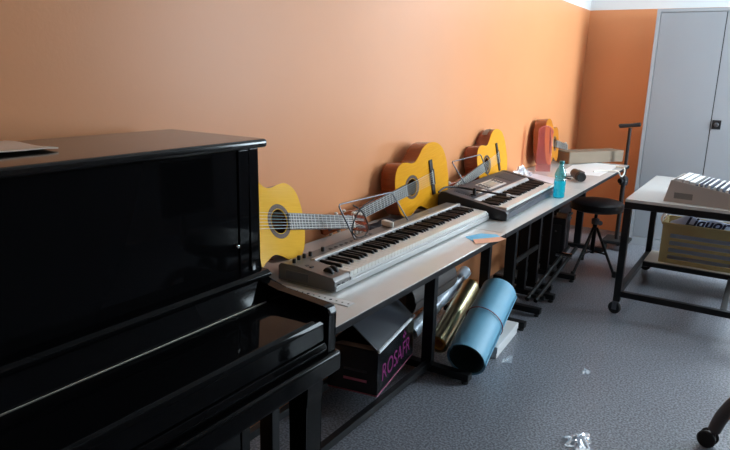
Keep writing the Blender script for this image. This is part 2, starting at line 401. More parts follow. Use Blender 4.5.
def folder_fn(s, t):
    x = -1.497 + 0.208 * s; y = 0.32 + 0.478 * t
    return (x, y, 1.270 + 0.013 * s ** 3 * (1 - t) ** 0.6 + 0.003 * math.sin(7 * t + 4 * s) ** 2)
b = B(); sheet(b, folder_fn, 14, 18, 0.003); solo('plastic_folder', b, M['cream'], 'crumpled cream plastic folder lying on top of the black piano', 'folder', (-1.39, 0.56, 1.267))

# ------------------------------------------------------------------ long tables with T feet
ZT = 0.74
def long_table(y0, y1, legs, label, stretch=False):
    t = thing('long_table', label, 'table', (-1.27, (y0 + y1) / 2, 0), None, 'tables in a row along the wall')
    b = B(); box(b, -1.575, -0.962, y0, y1, ZT - 0.003, ZT, 0.001, 1); top = obj('tabletop', b, M['table_top'], t)
    b = B(); box(b, -1.575, -0.960, y0, y1, ZT - 0.024, ZT - 0.003, 0.002); obj('edge_band', b, M['black_edge'], top)
    b = B()
    for x in (-1.45, -1.08): box(b, x - 0.015, x + 0.015, y0 + 0.06, y1 - 0.06, ZT - 0.06, ZT - 0.0245)
    obj('under_frame', b, M['black_metal'], t)
    for x, y in legs:
        b = B(); box(b, x - 0.028, x + 0.028, y - 0.019, y + 0.019, 0.045, ZT - 0.0245, 0.003); lg = obj('leg', b, M['black_metal'], t)
        b = B(); box(b, -1.555, -1.040, y - 0.024, y + 0.024, 0.018, 0.055, 0.005); ft = obj('foot', b, M['black_metal'], lg)
        b = B()
        for xx in (-1.065, -1.53): lathe(b, [(0, 0), (0.016, 0), (0.018, 0.006), (0.008, 0.009), (0.008, 0.02), (0, 0.02)], (xx, y, 0), 12)
        obj('levelling_pad', b, M['rubber'], lg)
    if stretch:
        ya, yb = legs[0][1], legs[-1][1]
        b = B(); box(b, -1.262, -1.232, ya + 0.024, yb - 0.024, 0.05, 0.083, 0.003); obj('stretcher', b, M['black_metal'], t)
        b = B(); box(b, -1.545, -1.515, ya + 0.024, yb - 0.024, 0.05, 0.083, 0.003); obj('stretcher', b, M['black_metal'], t)
long_table(1.315, 2.74, [(-1.27, 1.45), (-1.27, 2.63)], 'grey-topped table next to the piano, carrying the long silver keyboard', True)
long_table(2.745, 4.15, [(-1.31, 3.43), (-1.27, 4.01)], 'grey-topped middle table, carrying the dark short keyboard and turquoise bottle')
long_table(4.155, 5.655, [(-1.27, 4.52), (-1.27, 5.45)], 'grey-topped far table near the back wall, carrying the long cardboard box')

def stand_frame():
    t = thing('keyboard_stand', 'low black steel keyboard stand with two T feet under the middle table', 'stand', (-1.27, 3.9, 0))
    for y, xe in ((3.70, -1.035), (4.19, -1.11)):
        b = B(); box(b, -1.285, -1.221, y - 0.02, y + 0.02, 0.04, 0.64, 0.003); lg = obj('post', b, M['black_metal'], t)
        b = B(); box(b, -1.53, xe, y - 0.022, y + 0.022, 0.018, 0.055, 0.005); obj('foot', b, M['black_metal'], lg)
        b = B()
        for xx in (xe - 0.025, -1.5): lathe(b, [(0, 0), (0.015, 0), (0.016, 0.006), (0.008, 0.009), (0.008, 0.02), (0, 0.02)], (xx, y, 0), 10)
        obj('rubber_pad', b, M['rubber'], lg)
    for z in (0.60, 0.30):
        b = B(); box(b, -1.239, -1.223, 3.72, 4.17, z, z + 0.03, 0.002); obj('crossbar', b, M['black_metal'], t)
    for y in (3.70, 4.19):
        b = B(); box(b, -1.45, -1.12, y - 0.018, y + 0.018, 0.64, 0.665, 0.003); obj('support_arm', b, M['black_metal'], t)
stand_frame()

# ------------------------------------------------------------------ guitars
HALF = [(-.16, 0), (-.158, .05), (-.145, .10), (-.115, .145), (-.065, .174), (-.01, .183), (.045, .172), (.09, .142), (.13, .119), (.165, .120), (.205, .134), (.24, .140), (.275, .131), (.303, .105), (.318, .065), (.325, .025)]
def outline(k=4, inset=0.0):
    h = smooth_path([(u, v, 0) for u, v in HALF], k)
    pts = [(p.x, p.y) for p in h]; low = [(u, -v) for u, v in pts[1:]][::-1]
    out = pts + low
    return out
def guitar(label, t, u, w, s, top, ribs, sticker=False, cat='guitar'):
    R = bez_box_R(u, w)
    g = thing('classical_guitar', label, cat, t, R)
    ol = outline()
    def sc_(bm):
        bmesh.ops.scale(bm, vec=(s, s, s), verts=bm.verts); return bm
    def part(name, bm, m, parent, smooth=35): return obj(name, sc_(bm), m, parent, True, smooth)
    D = 0.092
    # ribs and back: wall of the outline and a closed back
    b = B(); n = len(ol)
    va = [b.verts.new((x, y, -0.0035)) for x, y in ol]; vb = [b.verts.new((x, y, -D)) for x, y in ol]
    for i in range(n): b.faces.new((va[i], va[(i + 1) % n], vb[(i + 1) % n], vb[i]))
    vc = [b.verts.new((x * 0.5 + 0.03, y * 0.5, -D - 0.006)) for x, y in ol]
    for i in range(n): b.faces.new((vb[i], vb[(i + 1) % n], vc[(i + 1) % n], vc[i]))
    b.faces.new(vc)
    body = part('body', b, ribs, g)
    # soundboard with a real sound hole
    b = B(); hole = [(0.185 + 0.043 * math.cos(2 * PI * k / 40), 0.043 * math.sin(2 * PI * k / 40)) for k in range(40)]
    es = []
    for loop in ([(x * 1.0, y * 1.006) for x, y in ol], hole):
        vs = [b.verts.new((x, y, 0)) for x, y in loop]
        es += [b.edges.new((vs[i], vs[(i + 1) % len(vs)])) for i in range(len(vs))]
    bmesh.ops.triangle_fill(b, edges=es, use_beauty=True)
    r = bmesh.ops.extrude_face_region(b, geom=b.faces[:])
    bmesh.ops.translate(b, vec=(0, 0, -0.0035), verts=[v for v in r['geom'] if isinstance(v, bmesh.types.BMVert)])
    sb = part('soundboard', b, top, g)
    b = B(); lathe(b, [(0.0455, 0.0001), (0.0455, 0.0008), (0.062, 0.0008), (0.062, 0.0001)], (0.185, 0, 0), 40, closed=True); part('rosette', b, M['rosette'], sb)
    b = B(); box(b, -0.014, 0.014, -0.095, 0.095, 0, 0.006, 0.002); box(b, -0.016, 0.016, -0.042, 0.042, 0.003, 0.010, 0.002); br = part('bridge', b, M['bridge_wood'], g)
    b = B(); box(b, 0.002, 0.005, -0.038, 0.038, 0.009, 0.0125); part('saddle', b, M['bone'], br)
    # neck, fretboard, frets, headstock
    b = B(); prism(b, [(0.30, -0.030), (0.30, 0.030), (0.652, 0.026), (0.652, -0.026)], -0.020, 0.0, 'Z', 0.004); box(b, 0.30, 0.335, -0.028, 0.028, -0.085, -0.015, 0.006); part('neck', b, ribs, g)
    b = B(); prism(b, [(0.232, -0.031), (0.232, 0.031), (0.650, 0.026), (0.650, -0.026)], 0.0005, 0.0065, 'Z', 0.001); fb = part('fretboard', b, M['rosewood'], g)
    b = B()
    for k in range(1, 20):
        uu = 0.65 * 2 ** (-k / 12.0)
        if uu > 0.236: box(b, uu - 0.0010, uu + 0.0010, -0.027 - 0.004 * (0.65 - uu), 0.027 + 0.004 * (0.65 - uu), 0.0065, 0.0078)
    part('frets', b, M['fret'], fb)
    b = B(); box(b, 0.650, 0.655, -0.026, 0.026, 0.0, 0.0105); part('nut', b, M['bone'], g)
    HM = Matrix.Translation((0.655, 0, 0)) @ Matrix.Rotation(math.radians(13), 4, 'Y')
    b = B()
    hp = [(0, -0.026), (0.012, -0.034), (0.170, -0.036), (0.182, -0.026), (0.178, -0.012), (0.186, 0), (0.178, 0.012), (0.182, 0.026), (0.170, 0.036), (0.012, 0.034), (0, 0.026)]
    for a0, a1 in ((-0.009, 0.009),):
        b2 = B(); prism(b2, hp, -0.018, 0.0, 'Z', 0.002); me = bpy.data.meshes.new('tmp'); b2.to_mesh(me); b2.free(); b.from_mesh(me); bpy.data.meshes.remove(me)
    bmesh.ops.transform(b, matrix=HM, verts=b.verts); hs = part('headstock', b, ribs, g)
    b = B()
    for v in (-0.015, 0.015): box(b, 0.035, 0.150, v - 0.006, v + 0.006, 0.0002, 0.0012, Mx=HM, mi=0)
    part('slot_inlay', b, M['rosewood'], hs)
    for k in range(3):
        for sg in (-1, 1):
            b = B(); x = 0.045 + 0.045 * k
            cyl(b, HM @ Vector((x, sg * 0.030, -0.009)), HM @ Vector((x, sg * 0.042, -0.009)), 0.003, 8)
            lathe(b, [(0, 0), (0.009, 0.001), (0.0095, 0.006), (0.005, 0.011), (0, 0.012)], HM @ Vector((x, sg * 0.037, -0.009)), 10, HM.to_3x3() @ Vector((0, sg, 0)))
            part('tuning_peg', b, M['bone'], hs)
    for k in range(6):
        v0 = -0.029 + 0.0116 * k; v1 = -0.0215 + 0.0086 * k
        b = B(); tube(b, [(0.0, v0, 0.0105), (0.004, v0, 0.0132), (0.652, v1, 0.0112), tuple(HM @ Vector((0.045 + 0.045 * min(k, 5 - k), math.copysign(0.015, v1), 0.0015)))], 0.0005 + 0.0001 * (5 - k), 5)
        part('string', b, M['nylon'], g)
    if sticker:
        sx, sy = 0.045, -0.1735
        b = B(); tube_pts = [p for p in ol if p[1] < -0.12 and -0.04 < p[0] < 0.06]
        tube_pts.sort(); va = [b.verts.new((x, y * 1.014, -0.030)) for x, y in tube_pts]; vb = [b.verts.new((x, y * 1.014, -0.068)) for x, y in tube_pts]
        for i in range(len(tube_pts) - 1): b.faces.new((va[i], va[i + 1], vb[i + 1], vb[i]))
        bmesh.ops.solidify(b, geom=b.faces[:], thickness=0.0006)
        part('paper_sticker', b, M['grey_sticker'], body)['label'] = 'pale paper sticker'
    return g
guitar('pale yellow guitar half hidden behind the piano, headstock on the silver keyboard', (-1.420, 1.500, 0.9600), (0.012, 0.980, -0.186), (0.9434, 0.080, 0.30), 1.0, M['spruce_pale'], M['mahogany'])
guitar('amber guitar leaning behind the far end of the long silver keyboard', (-1.446, 2.930, 0.925), (-0.105, -0.980, -0.1720), (0.9836, -0.1300, 0.075), 0.97, M['spruce'], M['mahogany_orange'])
guitar('yellow guitar with a pale sticker on its side, behind the dark keyboard', (-1.4745, 3.9337, 0.930), (-0.0021, -0.9837, -0.1796), (0.9906, -0.0267, 0.1345), 0.97, M['spruce'], M['mahogany'], True)
guitar('farthest guitar, half hidden behind the pink sleeve and long cardboard box', (-1.460, 5.015, 0.945), (-0.05, 0.97, -0.15), (0.985, 0.06, 0.10), 0.98, M['spruce_orange'], M['mahogany_orange'])

# ------------------------------------------------------------------ keys
WHITE_SEQ = 'ABCDEFG'
def white_key_mesh(w, L, h):
    b = B(); box(b, -L, 0, 0.0010, w - 0.0010, -h, 0, 0.0015, 2); return b
def add_keys(parent, x_front, y0, z_top, n_white, start, w, L, Lb, h=0.018):
    wm = None; bmk = None
    i0 = WHITE_SEQ.index(start)
    for k in range(n_white):
        if wm is None: wm = obj('white_key', white_key_mesh(w, L, h), M['white_key'], parent, True); o = wm
        else: o = wm.copy(); COL.objects.link(o); o.parent = parent
        o.location = (x_front, y0 + k * w, z_top)
    for k in range(n_white - 1):
        if WHITE_SEQ[(i0 + k) % 7] in 'ACDFG':
            if bmk is None:
                b = B(); prism(b, [(-Lb, -0.008), (0, -0.008), (-0.004, 0.0085), (-0.012, 0.0115), (-Lb, 0.0115)], -0.0048, 0.0048, 'Y', 0.0012)
                bmk = obj('black_key', b, M['black_key'], parent, True); o = bmk
            else: o = bmk.copy(); COL.objects.link(o); o.parent = parent
            o.location = (x_front - (L - Lb), y0 + (k + 1) * w, z_top)

# long silver digital piano
kbd = thing('digital_piano', 'long silver 88-key digital piano in front of the two near guitars', 'keyboard', (-1.118, 1.607, ZT), rotz(math.radians(0.2)))
KL = 1.330
b = B(); prism(b, [(0.0, 0.006), (0.002, 0.024), (-0.012, 0.028), (-0.235, 0.030), (-0.242, 0.02), (-0.24, 0.004), (-0.02, 0.0)], 0.0, KL, 'Y', 0.002); obj('base', b, M['kb_silver'], kbd, True)
b = B(); prism(b, [(-0.003, 0.010), (-0.003, 0.040), (-0.012, 0.052), (-0.10, 0.060), (-0.155, 0.066), (-0.228, 0.066), (-0.240, 0.055), (-0.240, 0.006), (-0.02, 0.004)], -0.003, 0.090, 'Y', 0.003); lc = obj('control_end', b, M['kb_grey'], kbd, True)
lc['label'] = 'dark grey control end with pitch wheels'
b = B(); prism(b, [(-0.003, 0.014), (-0.003, 0.036), (-0.015, 0.046), (-0.155, 0.056), (-0.230, 0.056), (-0.24, 0.05), (-0.24, 0.01)], KL - 0.014, KL + 0.002, 'Y', 0.003); obj('end_cap', b, M['kb_silver'], kbd, True)
b = B(); prism(b, [(-0.150, 0.030), (-0.150, 0.061), (-0.158, 0.066), (-0.166, 0.064), (-0.228, 0.066), (-0.243, 0.056), (-0.243, 0.03)], 0.0905, KL - 0.0145, 'Y', 0.002); bp = obj('rear_panel', b, M['kb_grey'], kbd, True)
b = B(); prism(b, [(-0.1495, 0.055), (-0.1495, 0.0685), (-0.155, 0.0705), (-0.170, 0.0685), (-0.170, 0.063)], 0.088, KL - 0.016, 'Y', 0.001); obj('silver_ridge', b, M['kb_silver'], bp, True)
b = B(); prism(b, [(-0.002, 0.024), (0.001, 0.034), (-0.006, 0.036), (-0.006, 0.026)], 0.0905, KL - 0.0145, 'Y', 0.0005); obj('front_lip', b, M['kb_silver'], kbd, True)
add_keys(kbd, -0.007, 0.0925, 0.052, 52, 'A', 0.02340, 0.141, 0.094)
for k in range(2):
    b = B(); lathe(b, [(0, -0.006), (0.019, -0.006), (0.021, -0.003), (0.021, 0.003), (0.019, 0.006), (0, 0.006)], (-0.055, 0.035 + 0.027 * k, 0.052), 24, (0, 1, 0)); obj('wheel', b, M['kb_dark'], lc, True)
for y in (0.022, 0.06, 0.090, 0.125, 0.20):
    b = B(); lathe(b, [(0, 0.016), (0.0055, 0.016), (0.0065, 0.012), (0.0065, 0), (0, 0)], (-0.200 if y > 0.05 else -0.19, y, 0.065), 12); obj('knob', b, M['black_plastic'], bp if y > 0.0905 else lc, True)
for k in range(9):
    b = B(); box(b, -0.199, -0.189, 0.235 + 0.035 * k, 0.248 + 0.035 * k, 0.0648, 0.0672, 0.0008, 1); obj('button', b, M['kb_dark'], bp, True)
for k in range(3):
    b = B(); box(b, -0.125 - 0.02 * k, -0.115 - 0.02 * k, 0.02, 0.035, 0.058, 0.0655, 0.001, 1); obj('button', b, M['kb_dark'], lc, True)
b = B(); box(b, -0.205, -0.110, -0.0046, -0.0026, 0.016, 0.046, 0.0006, 1); lab = obj('rating_plate', b, M['steel'], lc, True); lab['label'] = 'pale rating plate on the end'
for y in (0.02, 0.045):
    b = B(); lathe(b, [(0.0035, 0), (0.0075, 0), (0.0085, 0.002), (0.0085, 0.004), (0.0035, 0.004)], (-0.005, y, 0.022), 14, (1, 0, 0), closed=True); obj('jack_socket', b, M['black_plastic'], lc, True)
# printed lettering strips are too small to read in the photo: left as plain panel

# dark five-octave keyboard
cas = thing('portable_keyboard', 'dark grey portable keyboard with silver strip, on the middle table', 'keyboard', (-1.045, 2.962, ZT), rotz(math.radians(1.4)))
CL = 0.962
b = B(); prism(b, [(0, 0.006), (0, 0.036), (-0.012, 0.040), (-0.16, 0.042), (-0.355, 0.05), (-0.368, 0.04), (-0.368, 0.004), (-0.02, 0.0)], 0.012, CL - 0.012, 'Y', 0.002); obj('base', b, M['slate'], cas, True)
capp = [(0.004, 0.004), (0.006, 0.040), (-0.004, 0.052), (-0.03, 0.056), (-0.165, 0.082), (-0.33, 0.112), (-0.355, 0.112), (-0.372, 0.09), (-0.372, 0.004)]
for y0, y1 in ((0.0, 0.040), (CL - 0.040, CL)):
    b = B(); prism(b, capp, y0, y1, 'Y', 0.004); obj('end_cheek', b, M['kb_dark'], cas, True)
b = B(); prism(b, [(-0.172, 0.042), (-0.172, 0.072), (-0.182, 0.082), (-0.335, 0.110), (-0.355, 0.110), (-0.37, 0.09), (-0.37, 0.04)], 0.0405, CL - 0.0405, 'Y', 0.002); pn = obj('control_panel', b, M['slate'], cas, True)
def panel_z(x): return 0.082 + (-0.182 - x) * (0.028 / 0.153)
PM = lambda x, y: Matrix.Translation((x, y, panel_z(x))) @ Matrix.Rotation(math.atan(0.028 / 0.153), 4, 'Y')
b = B(); prism(b, [(-0.170, 0.058), (-0.1685, 0.074), (-0.180, 0.0835), (-0.190, 0.0855), (-0.190, 0.082), (-0.18, 0.07)], 0.0405, CL - 0.0405, 'Y', 0.0006); obj('silver_strip', b, M['kb_silver'], pn, True)
b = B(); box(b, -0.045, 0.045, -0.14, 0.14, 0, 0.004, 0.001, 1, PM(-0.255, 0.47)); cf = obj('display_frame', b, M['kb_silver'], pn, True)
b = B(); box(b, -0.030, 0.030, -0.065, 0.065, 0.003, 0.0055, 0.001, 1, PM(-0.255, 0.47)); obj('display', b, M['screen'], cf, True)
for yy in (-0.105, 0.105):
    for k in range(4):
        b = B(); box(b, -0.035 + 0.018 * k, -0.023 + 0.018 * k, yy - 0.02, yy + 0.02, 0.003, 0.007, 0.001, 1, PM(-0.255, 0.47)); obj('button', b, M['kb_dark'], cf, True)
for yc in (0.165, 0.79):
    b = B()
    for k in range(9): box(b, -0.052 + 0.0125 * k, -0.046 + 0.0125 * k, -0.085, 0.085, 0, 0.0025, 0, 1, PM(-0.265, yc))
    obj('speaker_grille', b, M['kb_dark'], pn, True)
b = B(); box(b, -0.012, 0.012, -0.05, 0.05, 0, 0.006, 0.001, 1, PM(-0.225, 0.24)); obj('button_bar', b, M['kb_silver'], pn, True)
b = B(); box(b, -0.19, -0.010, 0.0405, CL - 0.0405, 0.036, 0.046); obj('key_bed', b, M['black_plastic'], cas, True)
add_keys(cas, -0.012, 0.0425, 0.064, 36, 'C', 0.02435, 0.150, 0.104, 0.016)

# wire music rests
def wire_rest(label, pts, r=0.0034):
    b = B(); P = [Vector(p) for p in pts]; path = []
    for i, p in enumerate(P):
        if 0 < i < len(P) - 1:
            a = (P[i - 1] - p).normalized(); c = (P[i + 1] - p).normalized(); d = 0.018
            q0 = p + a * d; q1 = p + c * d
            for t in (0, .25, .5, .75, 1): path.append(q0 * (1 - t) ** 2 + p * 2 * t * (1 - t) + q1 * t * t)
        else: path.append(p)
    tube(b, path, r, 8)
    return solo('wire_music_rest', b, M['steel'], label, 'music rest', pts[0])
wire_rest('bent wire music rest standing on the long silver keyboard', [(-1.305, 2.000, 0.8105), (-1.365, 1.967, 0.946), (-1.365, 2.378, 0.936), (-1.305, 2.426, 0.8105)])
wire_rest('bent wire music rest standing at the back of the dark keyboard', [(-1.395, 3.245, 0.8545), (-1.435, 3.140, 0.984), (-1.435, 3.545, 0.986), (-1.400, 3.600, 0.8545)])
b = B(); tube(b, smooth_path([(-1.345, 2.20, 0.935), (-1.335, 2.08, 0.915), (-1.303, 1.975, 0.862), (-1.290, 1.985, 0.828), (-1.298, 2.035, 0.8140), (-1.312, 2.09, 0.8135), (-1.322, 2.125, 0.836), (-1.340, 2.10, 0.90), (-1.350, 2.05, 0.932)], 5), 0.0030, 7)
solo('black_cable', b, M['rubber'], 'black looped cable hanging from the wire rest of the silver keyboard', 'cable', (-1.33, 2.1, 0.81))
b = B(); tube(b, smooth_path([(-1.405, 2.935, 0.85), (-1.395, 2.995, 0.868), (-1.36, 3.08, 0.861), (-1.28, 3.12, 0.850), (-1.20, 3.165, 0.838), (-1.135, 3.20, 0.830)], 5), 0.0052, 8)
cb = solo('audio_cable', b, M['brown_metal'], 'dark audio cable with metal plug lying across the dark keyboard', 'cable', (-1.28, 3.1, 0.84))
b = B(); tube(b, [(-1.135, 3.20, 0.830), (-1.118, 3.210, 0.828), (-1.116, 3.211, 0.828), (-1.075, 3.235, 0.824)], [0.0075, 0.0075, 0.004, 0.003], 10); obj('jack_plug', b, M['chrome'], cb)
b = B(); lathe(b, [(0, 0.035), (0.0075, 0.035), (0.009, 0.03), (0.009, 0), (0, 0)], (-1.262, 3.065, 0.836), 12)
box(b, -1.277, -1.247, 3.05, 3.08, 0.834, 0.841, 0.002)
tag(solo('clip_stand', b, M['black_plastic'], 'small black upright clip on the left of the dark keyboard', 'clip', (-1.262, 3.065, 0.834)))

# small things on the table
b = B(); prism(b, [(-0.03, -0.014), (0.028, -0.010), (0.036, 0), (0.028, 0.010), (-0.03, 0.014)], 0, 0.024, 'Z', 0.005, Mx=Matrix.Translation((-1.325, 2.285, 0.8065)) @ Matrix.Rotation(math.radians(-20), 4, 'Z'))
solo('plug_adapter', b, M['bone'], 'small off-white plug adapter on the rear panel of the silver keyboard', 'adapter', (-1.325, 2.285, 0.8065))
def bag_fn(s, t):
    x = -1.515 + 0.140 * s; y = 2.315 + 0.255 * t
    return (x, y, ZT + 0.006 + (0.030 + 0.008 * math.sin(9 * t + 3 * s) + 0.006 * math.sin(17 * t)) * math.sin(PI * min(1, max(0, s))) ** 0.5 * math.sin(PI * t) ** 0.3)
def gig():
    b = B(); sheet(b, bag_fn, 10, 22, 0.005); return solo('gig_bag', b, M['navy_cloth'], 'flat navy cloth bag on the table under the neck of the amber guitar', 'bag', (-1.45, 2.45, ZT))
gb = gig()

def strip():
    t = solo('paper_strip', (lambda b: (box(b, -1.385, -1.022, 1.535, 1.575, ZT + 0.0008, ZT + 0.0022), b)[1])(B()), M['paper'], 'white punched paper strip on the table end beside the piano', 'strip', (-1.2, 1.555, ZT))
    for k in range(16):
        b = B(); x = -1.37 + 0.0225 * k; lathe(b, [(0, 0.0001), (0.0034 if k % 4 else 0.005, 0.0001), (0.0034 if k % 4 else 0.005, 0.0006), (0, 0.0006)], (x, 1.553, ZT + 0.0020), 10); obj('punch_mark', b, M['rubber'], t)
strip()

def cut_sheet(name, pts, z, m, label, cat, th=0.0006, bend=None):
    b = B(); prism(b, pts, z, z + th, 'Z')
    return solo(name, b, m, label, cat, (pts[0][0], pts[0][1], z))
cut_sheet('paper_sheet', [(-1.085, 2.56), (-1.015, 2.505), (-0.935, 2.640), (-0.985, 2.69), (-1.05, 2.665)], ZT + 0.0010, M['sheet_blue'], 'bright blue paper offcut at the table edge by the silver keyboard', 'paper')
cut_sheet('paper_sheet', [(-1.035, 2.535), (-0.995, 2.47), (-0.930, 2.575), (-0.922, 2.64), (-0.955, 2.655)], ZT + 0.0026, M['sheet_orange'], 'pale orange paper offcut lying on the blue one', 'paper')
cut_sheet('paper_sheet', [(-1.30, 4.80), (-1.02, 4.84), (-1.02, 5.55), (-1.22, 5.60), (-1.34, 5.30)], ZT + 0.0008, M['paper'], 'white paper sheet on the far table in front of the cardboard box', 'paper')
cut_sheet('paper_sheet', [(-1.47, 4.18), (-1.20, 4.17), (-1.19, 4.50), (-1.44, 4.62)], ZT + 0.0008, M['paper_pink'], 'pale lilac paper sheet on the far table, between the dark keyboard and pink sleeve', 'paper')

def crumple(name, c, rx, ry, h, m, label, cat, seed, n=26):
    rnd = random.Random(seed); ph = [rnd.uniform(0, 6.28) for _ in range(12)]
    def fn(s, t):
        a, r = 2 * PI * s, t
        wob = 1 + 0.22 * math.sin(3 * a + ph[0]) + 0.14 * math.sin(7 * a + ph[1])
        x = c[0] + rx * r * wob * math.cos(a); y = c[1] + ry * r * wob * math.sin(a)
        z = c[2] + 0.0018 + h * (1 - r ** 1.5) * (0.55 + 0.25 * math.sin(5 * a + ph[2] + 4 * r) + 0.2 * math.sin(11 * r + ph[3] + 2 * a)) + 0.10 * h * abs(math.sin(9 * a + 13 * r + ph[4]))
        return (x, y, z)
    b = B(); sheet(b, fn, n, 8)
    bmesh.ops.remove_doubles(b, verts=b.verts, dist=1e-5)
    bmesh.ops.recalc_face_normals(b, faces=b.faces); bmesh.ops.solidify(b, geom=b.faces[:], thickness=0.0006)
    return solo(name, b, m, label, cat, c, smooth=20)
crumple('plastic_bag', (-1.50, 4.50, ZT), 0.07, 0.12, 0.07, M['clear_film'], 'crumpled clear plastic bag on the far table against the wall', 'bag', 3)
crumple('plastic_wrapper', (-0.475, 2.43, 0), 0.055, 0.075, 0.030, M['clear_film'], 'crumpled clear plastic wrapper on the floor at the bottom edge', 'wrapper', 5)
crumple('plastic_wrapper', (-0.615, 3.10, 0), 0.022, 0.034, 0.012, M['clear_film'], 'tiny scrap of clear plastic on the open floor between table and trolley', 'wrapper', 8, 18)
crumple('plastic_wrapper', (-0.985, 3.00, 0), 0.025, 0.05, 0.008, M['clear_film'], 'small clear plastic scrap on the floor beside the blue roll', 'wrapper', 12, 18)

# turquoise bottle
bt = thing('water_bottle', 'turquoise plastic water bottle standing on the table edge', 'bottle', (-1.020, 3.790, ZT))
prof = [(0, 0.002), (0.026, 0.0), (0.033, 0.006), (0.034, 0.02), (0.0315, 0.03), (0.034, 0.04), (0.034, 0.06), (0.0315, 0.07), (0.034, 0.08), (0.034, 0.105), (0.030, 0.118), (0.034, 0.13), (0.034, 0.140), (0.028, 0.162), (0.018, 0.182), (0.0135, 0.190), (0.013, 0.205), (0, 0.205)]
b = B(); lathe(b, prof, (0, 0, 0.001), 28); obj('bottle_shell', b, M['bottle'], bt, True)
b = B(); lathe(b, [(0, 0.005), (0.025, 0.004), (0.0315, 0.008), (0.032, 0.02), (0.0295, 0.03), (0.032, 0.04), (0.032, 0.06), (0.0295, 0.07), (0.032, 0.08), (0.032, 0.098), (0, 0.098)], (0, 0, 0.001), 28); obj('water', b, M['water'], bt, True)
b = B(); lathe(b, [(0, 0.222), (0.0135, 0.222), (0.015, 0.219), (0.015, 0.2065), (0, 0.2065)], (0, 0, 0), 20); obj('bottle_cap', b, mat('teal_cap', (0.02, 0.25, 0.27), 0.4), bt, True)

# pink translucent sleeve
def pink():
    pts = []
    for k in range(13):
        a = PI * k / 12; pts.append((0.052 * math.cos(a), 0.290 + 0.052 * math.sin(a)))
    pts = [(0.055, 0.0)] + pts + [(-0.055, 0.0)]
    R = rotz(math.radians(24)) @ Matrix.Rotation(math.radians(-3), 3, 'X')
    t = thing('plastic_sleeve', 'tall pink translucent plastic sleeve with round top, leaning on the farthest guitar', 'sleeve', (-1.425, 4.78, ZT + 0.001), R)
    b = B(); prism(b, pts, -0.014, 0.014, 'Y', 0.006, 3); obj('sleeve_body', b, M['pink_film'], t, True)
    b = B(); tube(b, [(x * 1.02, -0.0, z) for x, z in pts[1:-1]], 0.0055, 8); obj('rim', b, M['pink_film'], t, True)
pink()

# black camera-like device with its strap
dv = thing('video_camera', 'small black camcorder-like device on the far table beside the bottle', 'camera', (-1.10, 4.52, ZT + 0.004), rotz(math.radians(-58)))
b = B(); lathe(b, [(0, -0.075), (0.026, -0.075), (0.031, -0.068), (0.034, 0.0), (0.036, 0.055), (0.033, 0.062), (0.0, 0.062)], (0, 0, 0.038), 20, (1, 0, -0.05)); obj('device_body', b, M['black_plastic'], dv, True)
b = B(); lathe(b, [(0.020, 0), (0.030, 0.0), (0.032, 0.004), (0.032, 0.03), (0.028, 0.033), (0.0, 0.028), (0, 0.02)], (0.060, 0, 0.036), 20, (1, 0, -0.05)); obj('lens_hood', b, M['rubber'], dv, True)
b = B(); box(b, -0.09, 0.02, 0.028, 0.045, 0.008, 0.062, 0.006); obj('grip', b, M['leather'], dv, True)
b = B(); tube(b, smooth_path([(-0.07, 0.02, 0.05), (-0.12, 0.05, 0.03), (-0.15, 0.02, 0.006), (-0.12, -0.05, 0.006), (-0.05, -0.06, 0.006), (0.0, -0.045, 0.007)], 5), 0.005, 8); obj('strap', b, M['leather'], dv, True)

# long cardboard box
R = rotz(math.radians(57))
lb = thing('long_box', 'long cardboard box lying slantwise at the end of the far table', 'box', (-1.375, 5.325, ZT + 0.002), R)
LBW, LBL, LBH = 0.16, 0.60, 0.097
b = B(); box(b, 0.0, LBL, 0.0, LBW, 0.002, LBH, 0.003, 1); obj('carton', b, M['cardboard_pale'], lb, True)
b = B(); box(b, -0.003, 0.0, 0.004, LBW - 0.004, 0.004, LBH - 0.004, 0.001, 1); e_ = obj('end_flap', b, M['cardboard'], lb, True); e_['label'] = 'brown end flap'
b = B(); box(b, -0.002, LBL + 0.001, 0.002, LBW - 0.002, LBH, LBH + 0.003); obj('top_flap', b, M['cardboard_pale'], lb, True)
# white cable loop
b = B(); tube(b, smooth_path([(-1.10, 5.00, ZT + 0.009), (-1.07, 5.08, ZT + 0.009), (-1.01, 5.125, ZT + 0.010), (-0.972, 5.14, ZT + 0.011), (-0.950, 5.165, 0.742), (-0.943, 5.20, 0.712), (-0.943, 5.29, 0.692), (-0.943, 5.36, 0.712), (-0.950, 5.39, 0.742), (-0.972, 5.405, ZT + 0.011), (-1.02, 5.41, ZT + 0.009)], 6), 0.006, 8)
solo('white_cable', b, M['white_cable'], 'white cable looping over the edge of the far table', 'cable', (-1.0, 5.1, ZT))

# ------------------------------------------------------------------ under the tables
# black carton with magenta lettering
A = Vector((-1.262, 2.135, 0.086)); d1 = Vector((-0.1675, 0.986, 0)).normalized(); d2 = Vector((-d1.y, d1.x, 0))
Rc = Matrix((d1, d2, Vector((0, 0, 1)))).transposed()
ct = thing('cardboard_carton', 'black carton with magenta lettering under the table beside the piano', 'carton', A, Rc)
CLn, CW, CH, th = 0.475, 0.235, 0.205, 0.005
b = B()
box(b, 0, CLn, 0, th, 0, CH); box(b, 0, CLn, CW - th, CW, 0, CH); box(b, 0, th, th, CW - th, 0, CH); box(b, CLn - th, CLn, th, CW - th, 0, CH); box(b, th, CLn - th, th, CW - th, 0, th)
obj('carton_wall', b, M['carton_black'], ct, True)
b = B(); prism(b, [(0, CH + 0.001), (0.004, CH - 0.002), (0.150, CH + 0.120), (0.146, CH + 0.124)], 0.006, CLn - 0.006, 'X', 0, mi=0); fl = obj('flap', b, M['carton_grey'], ct, True)
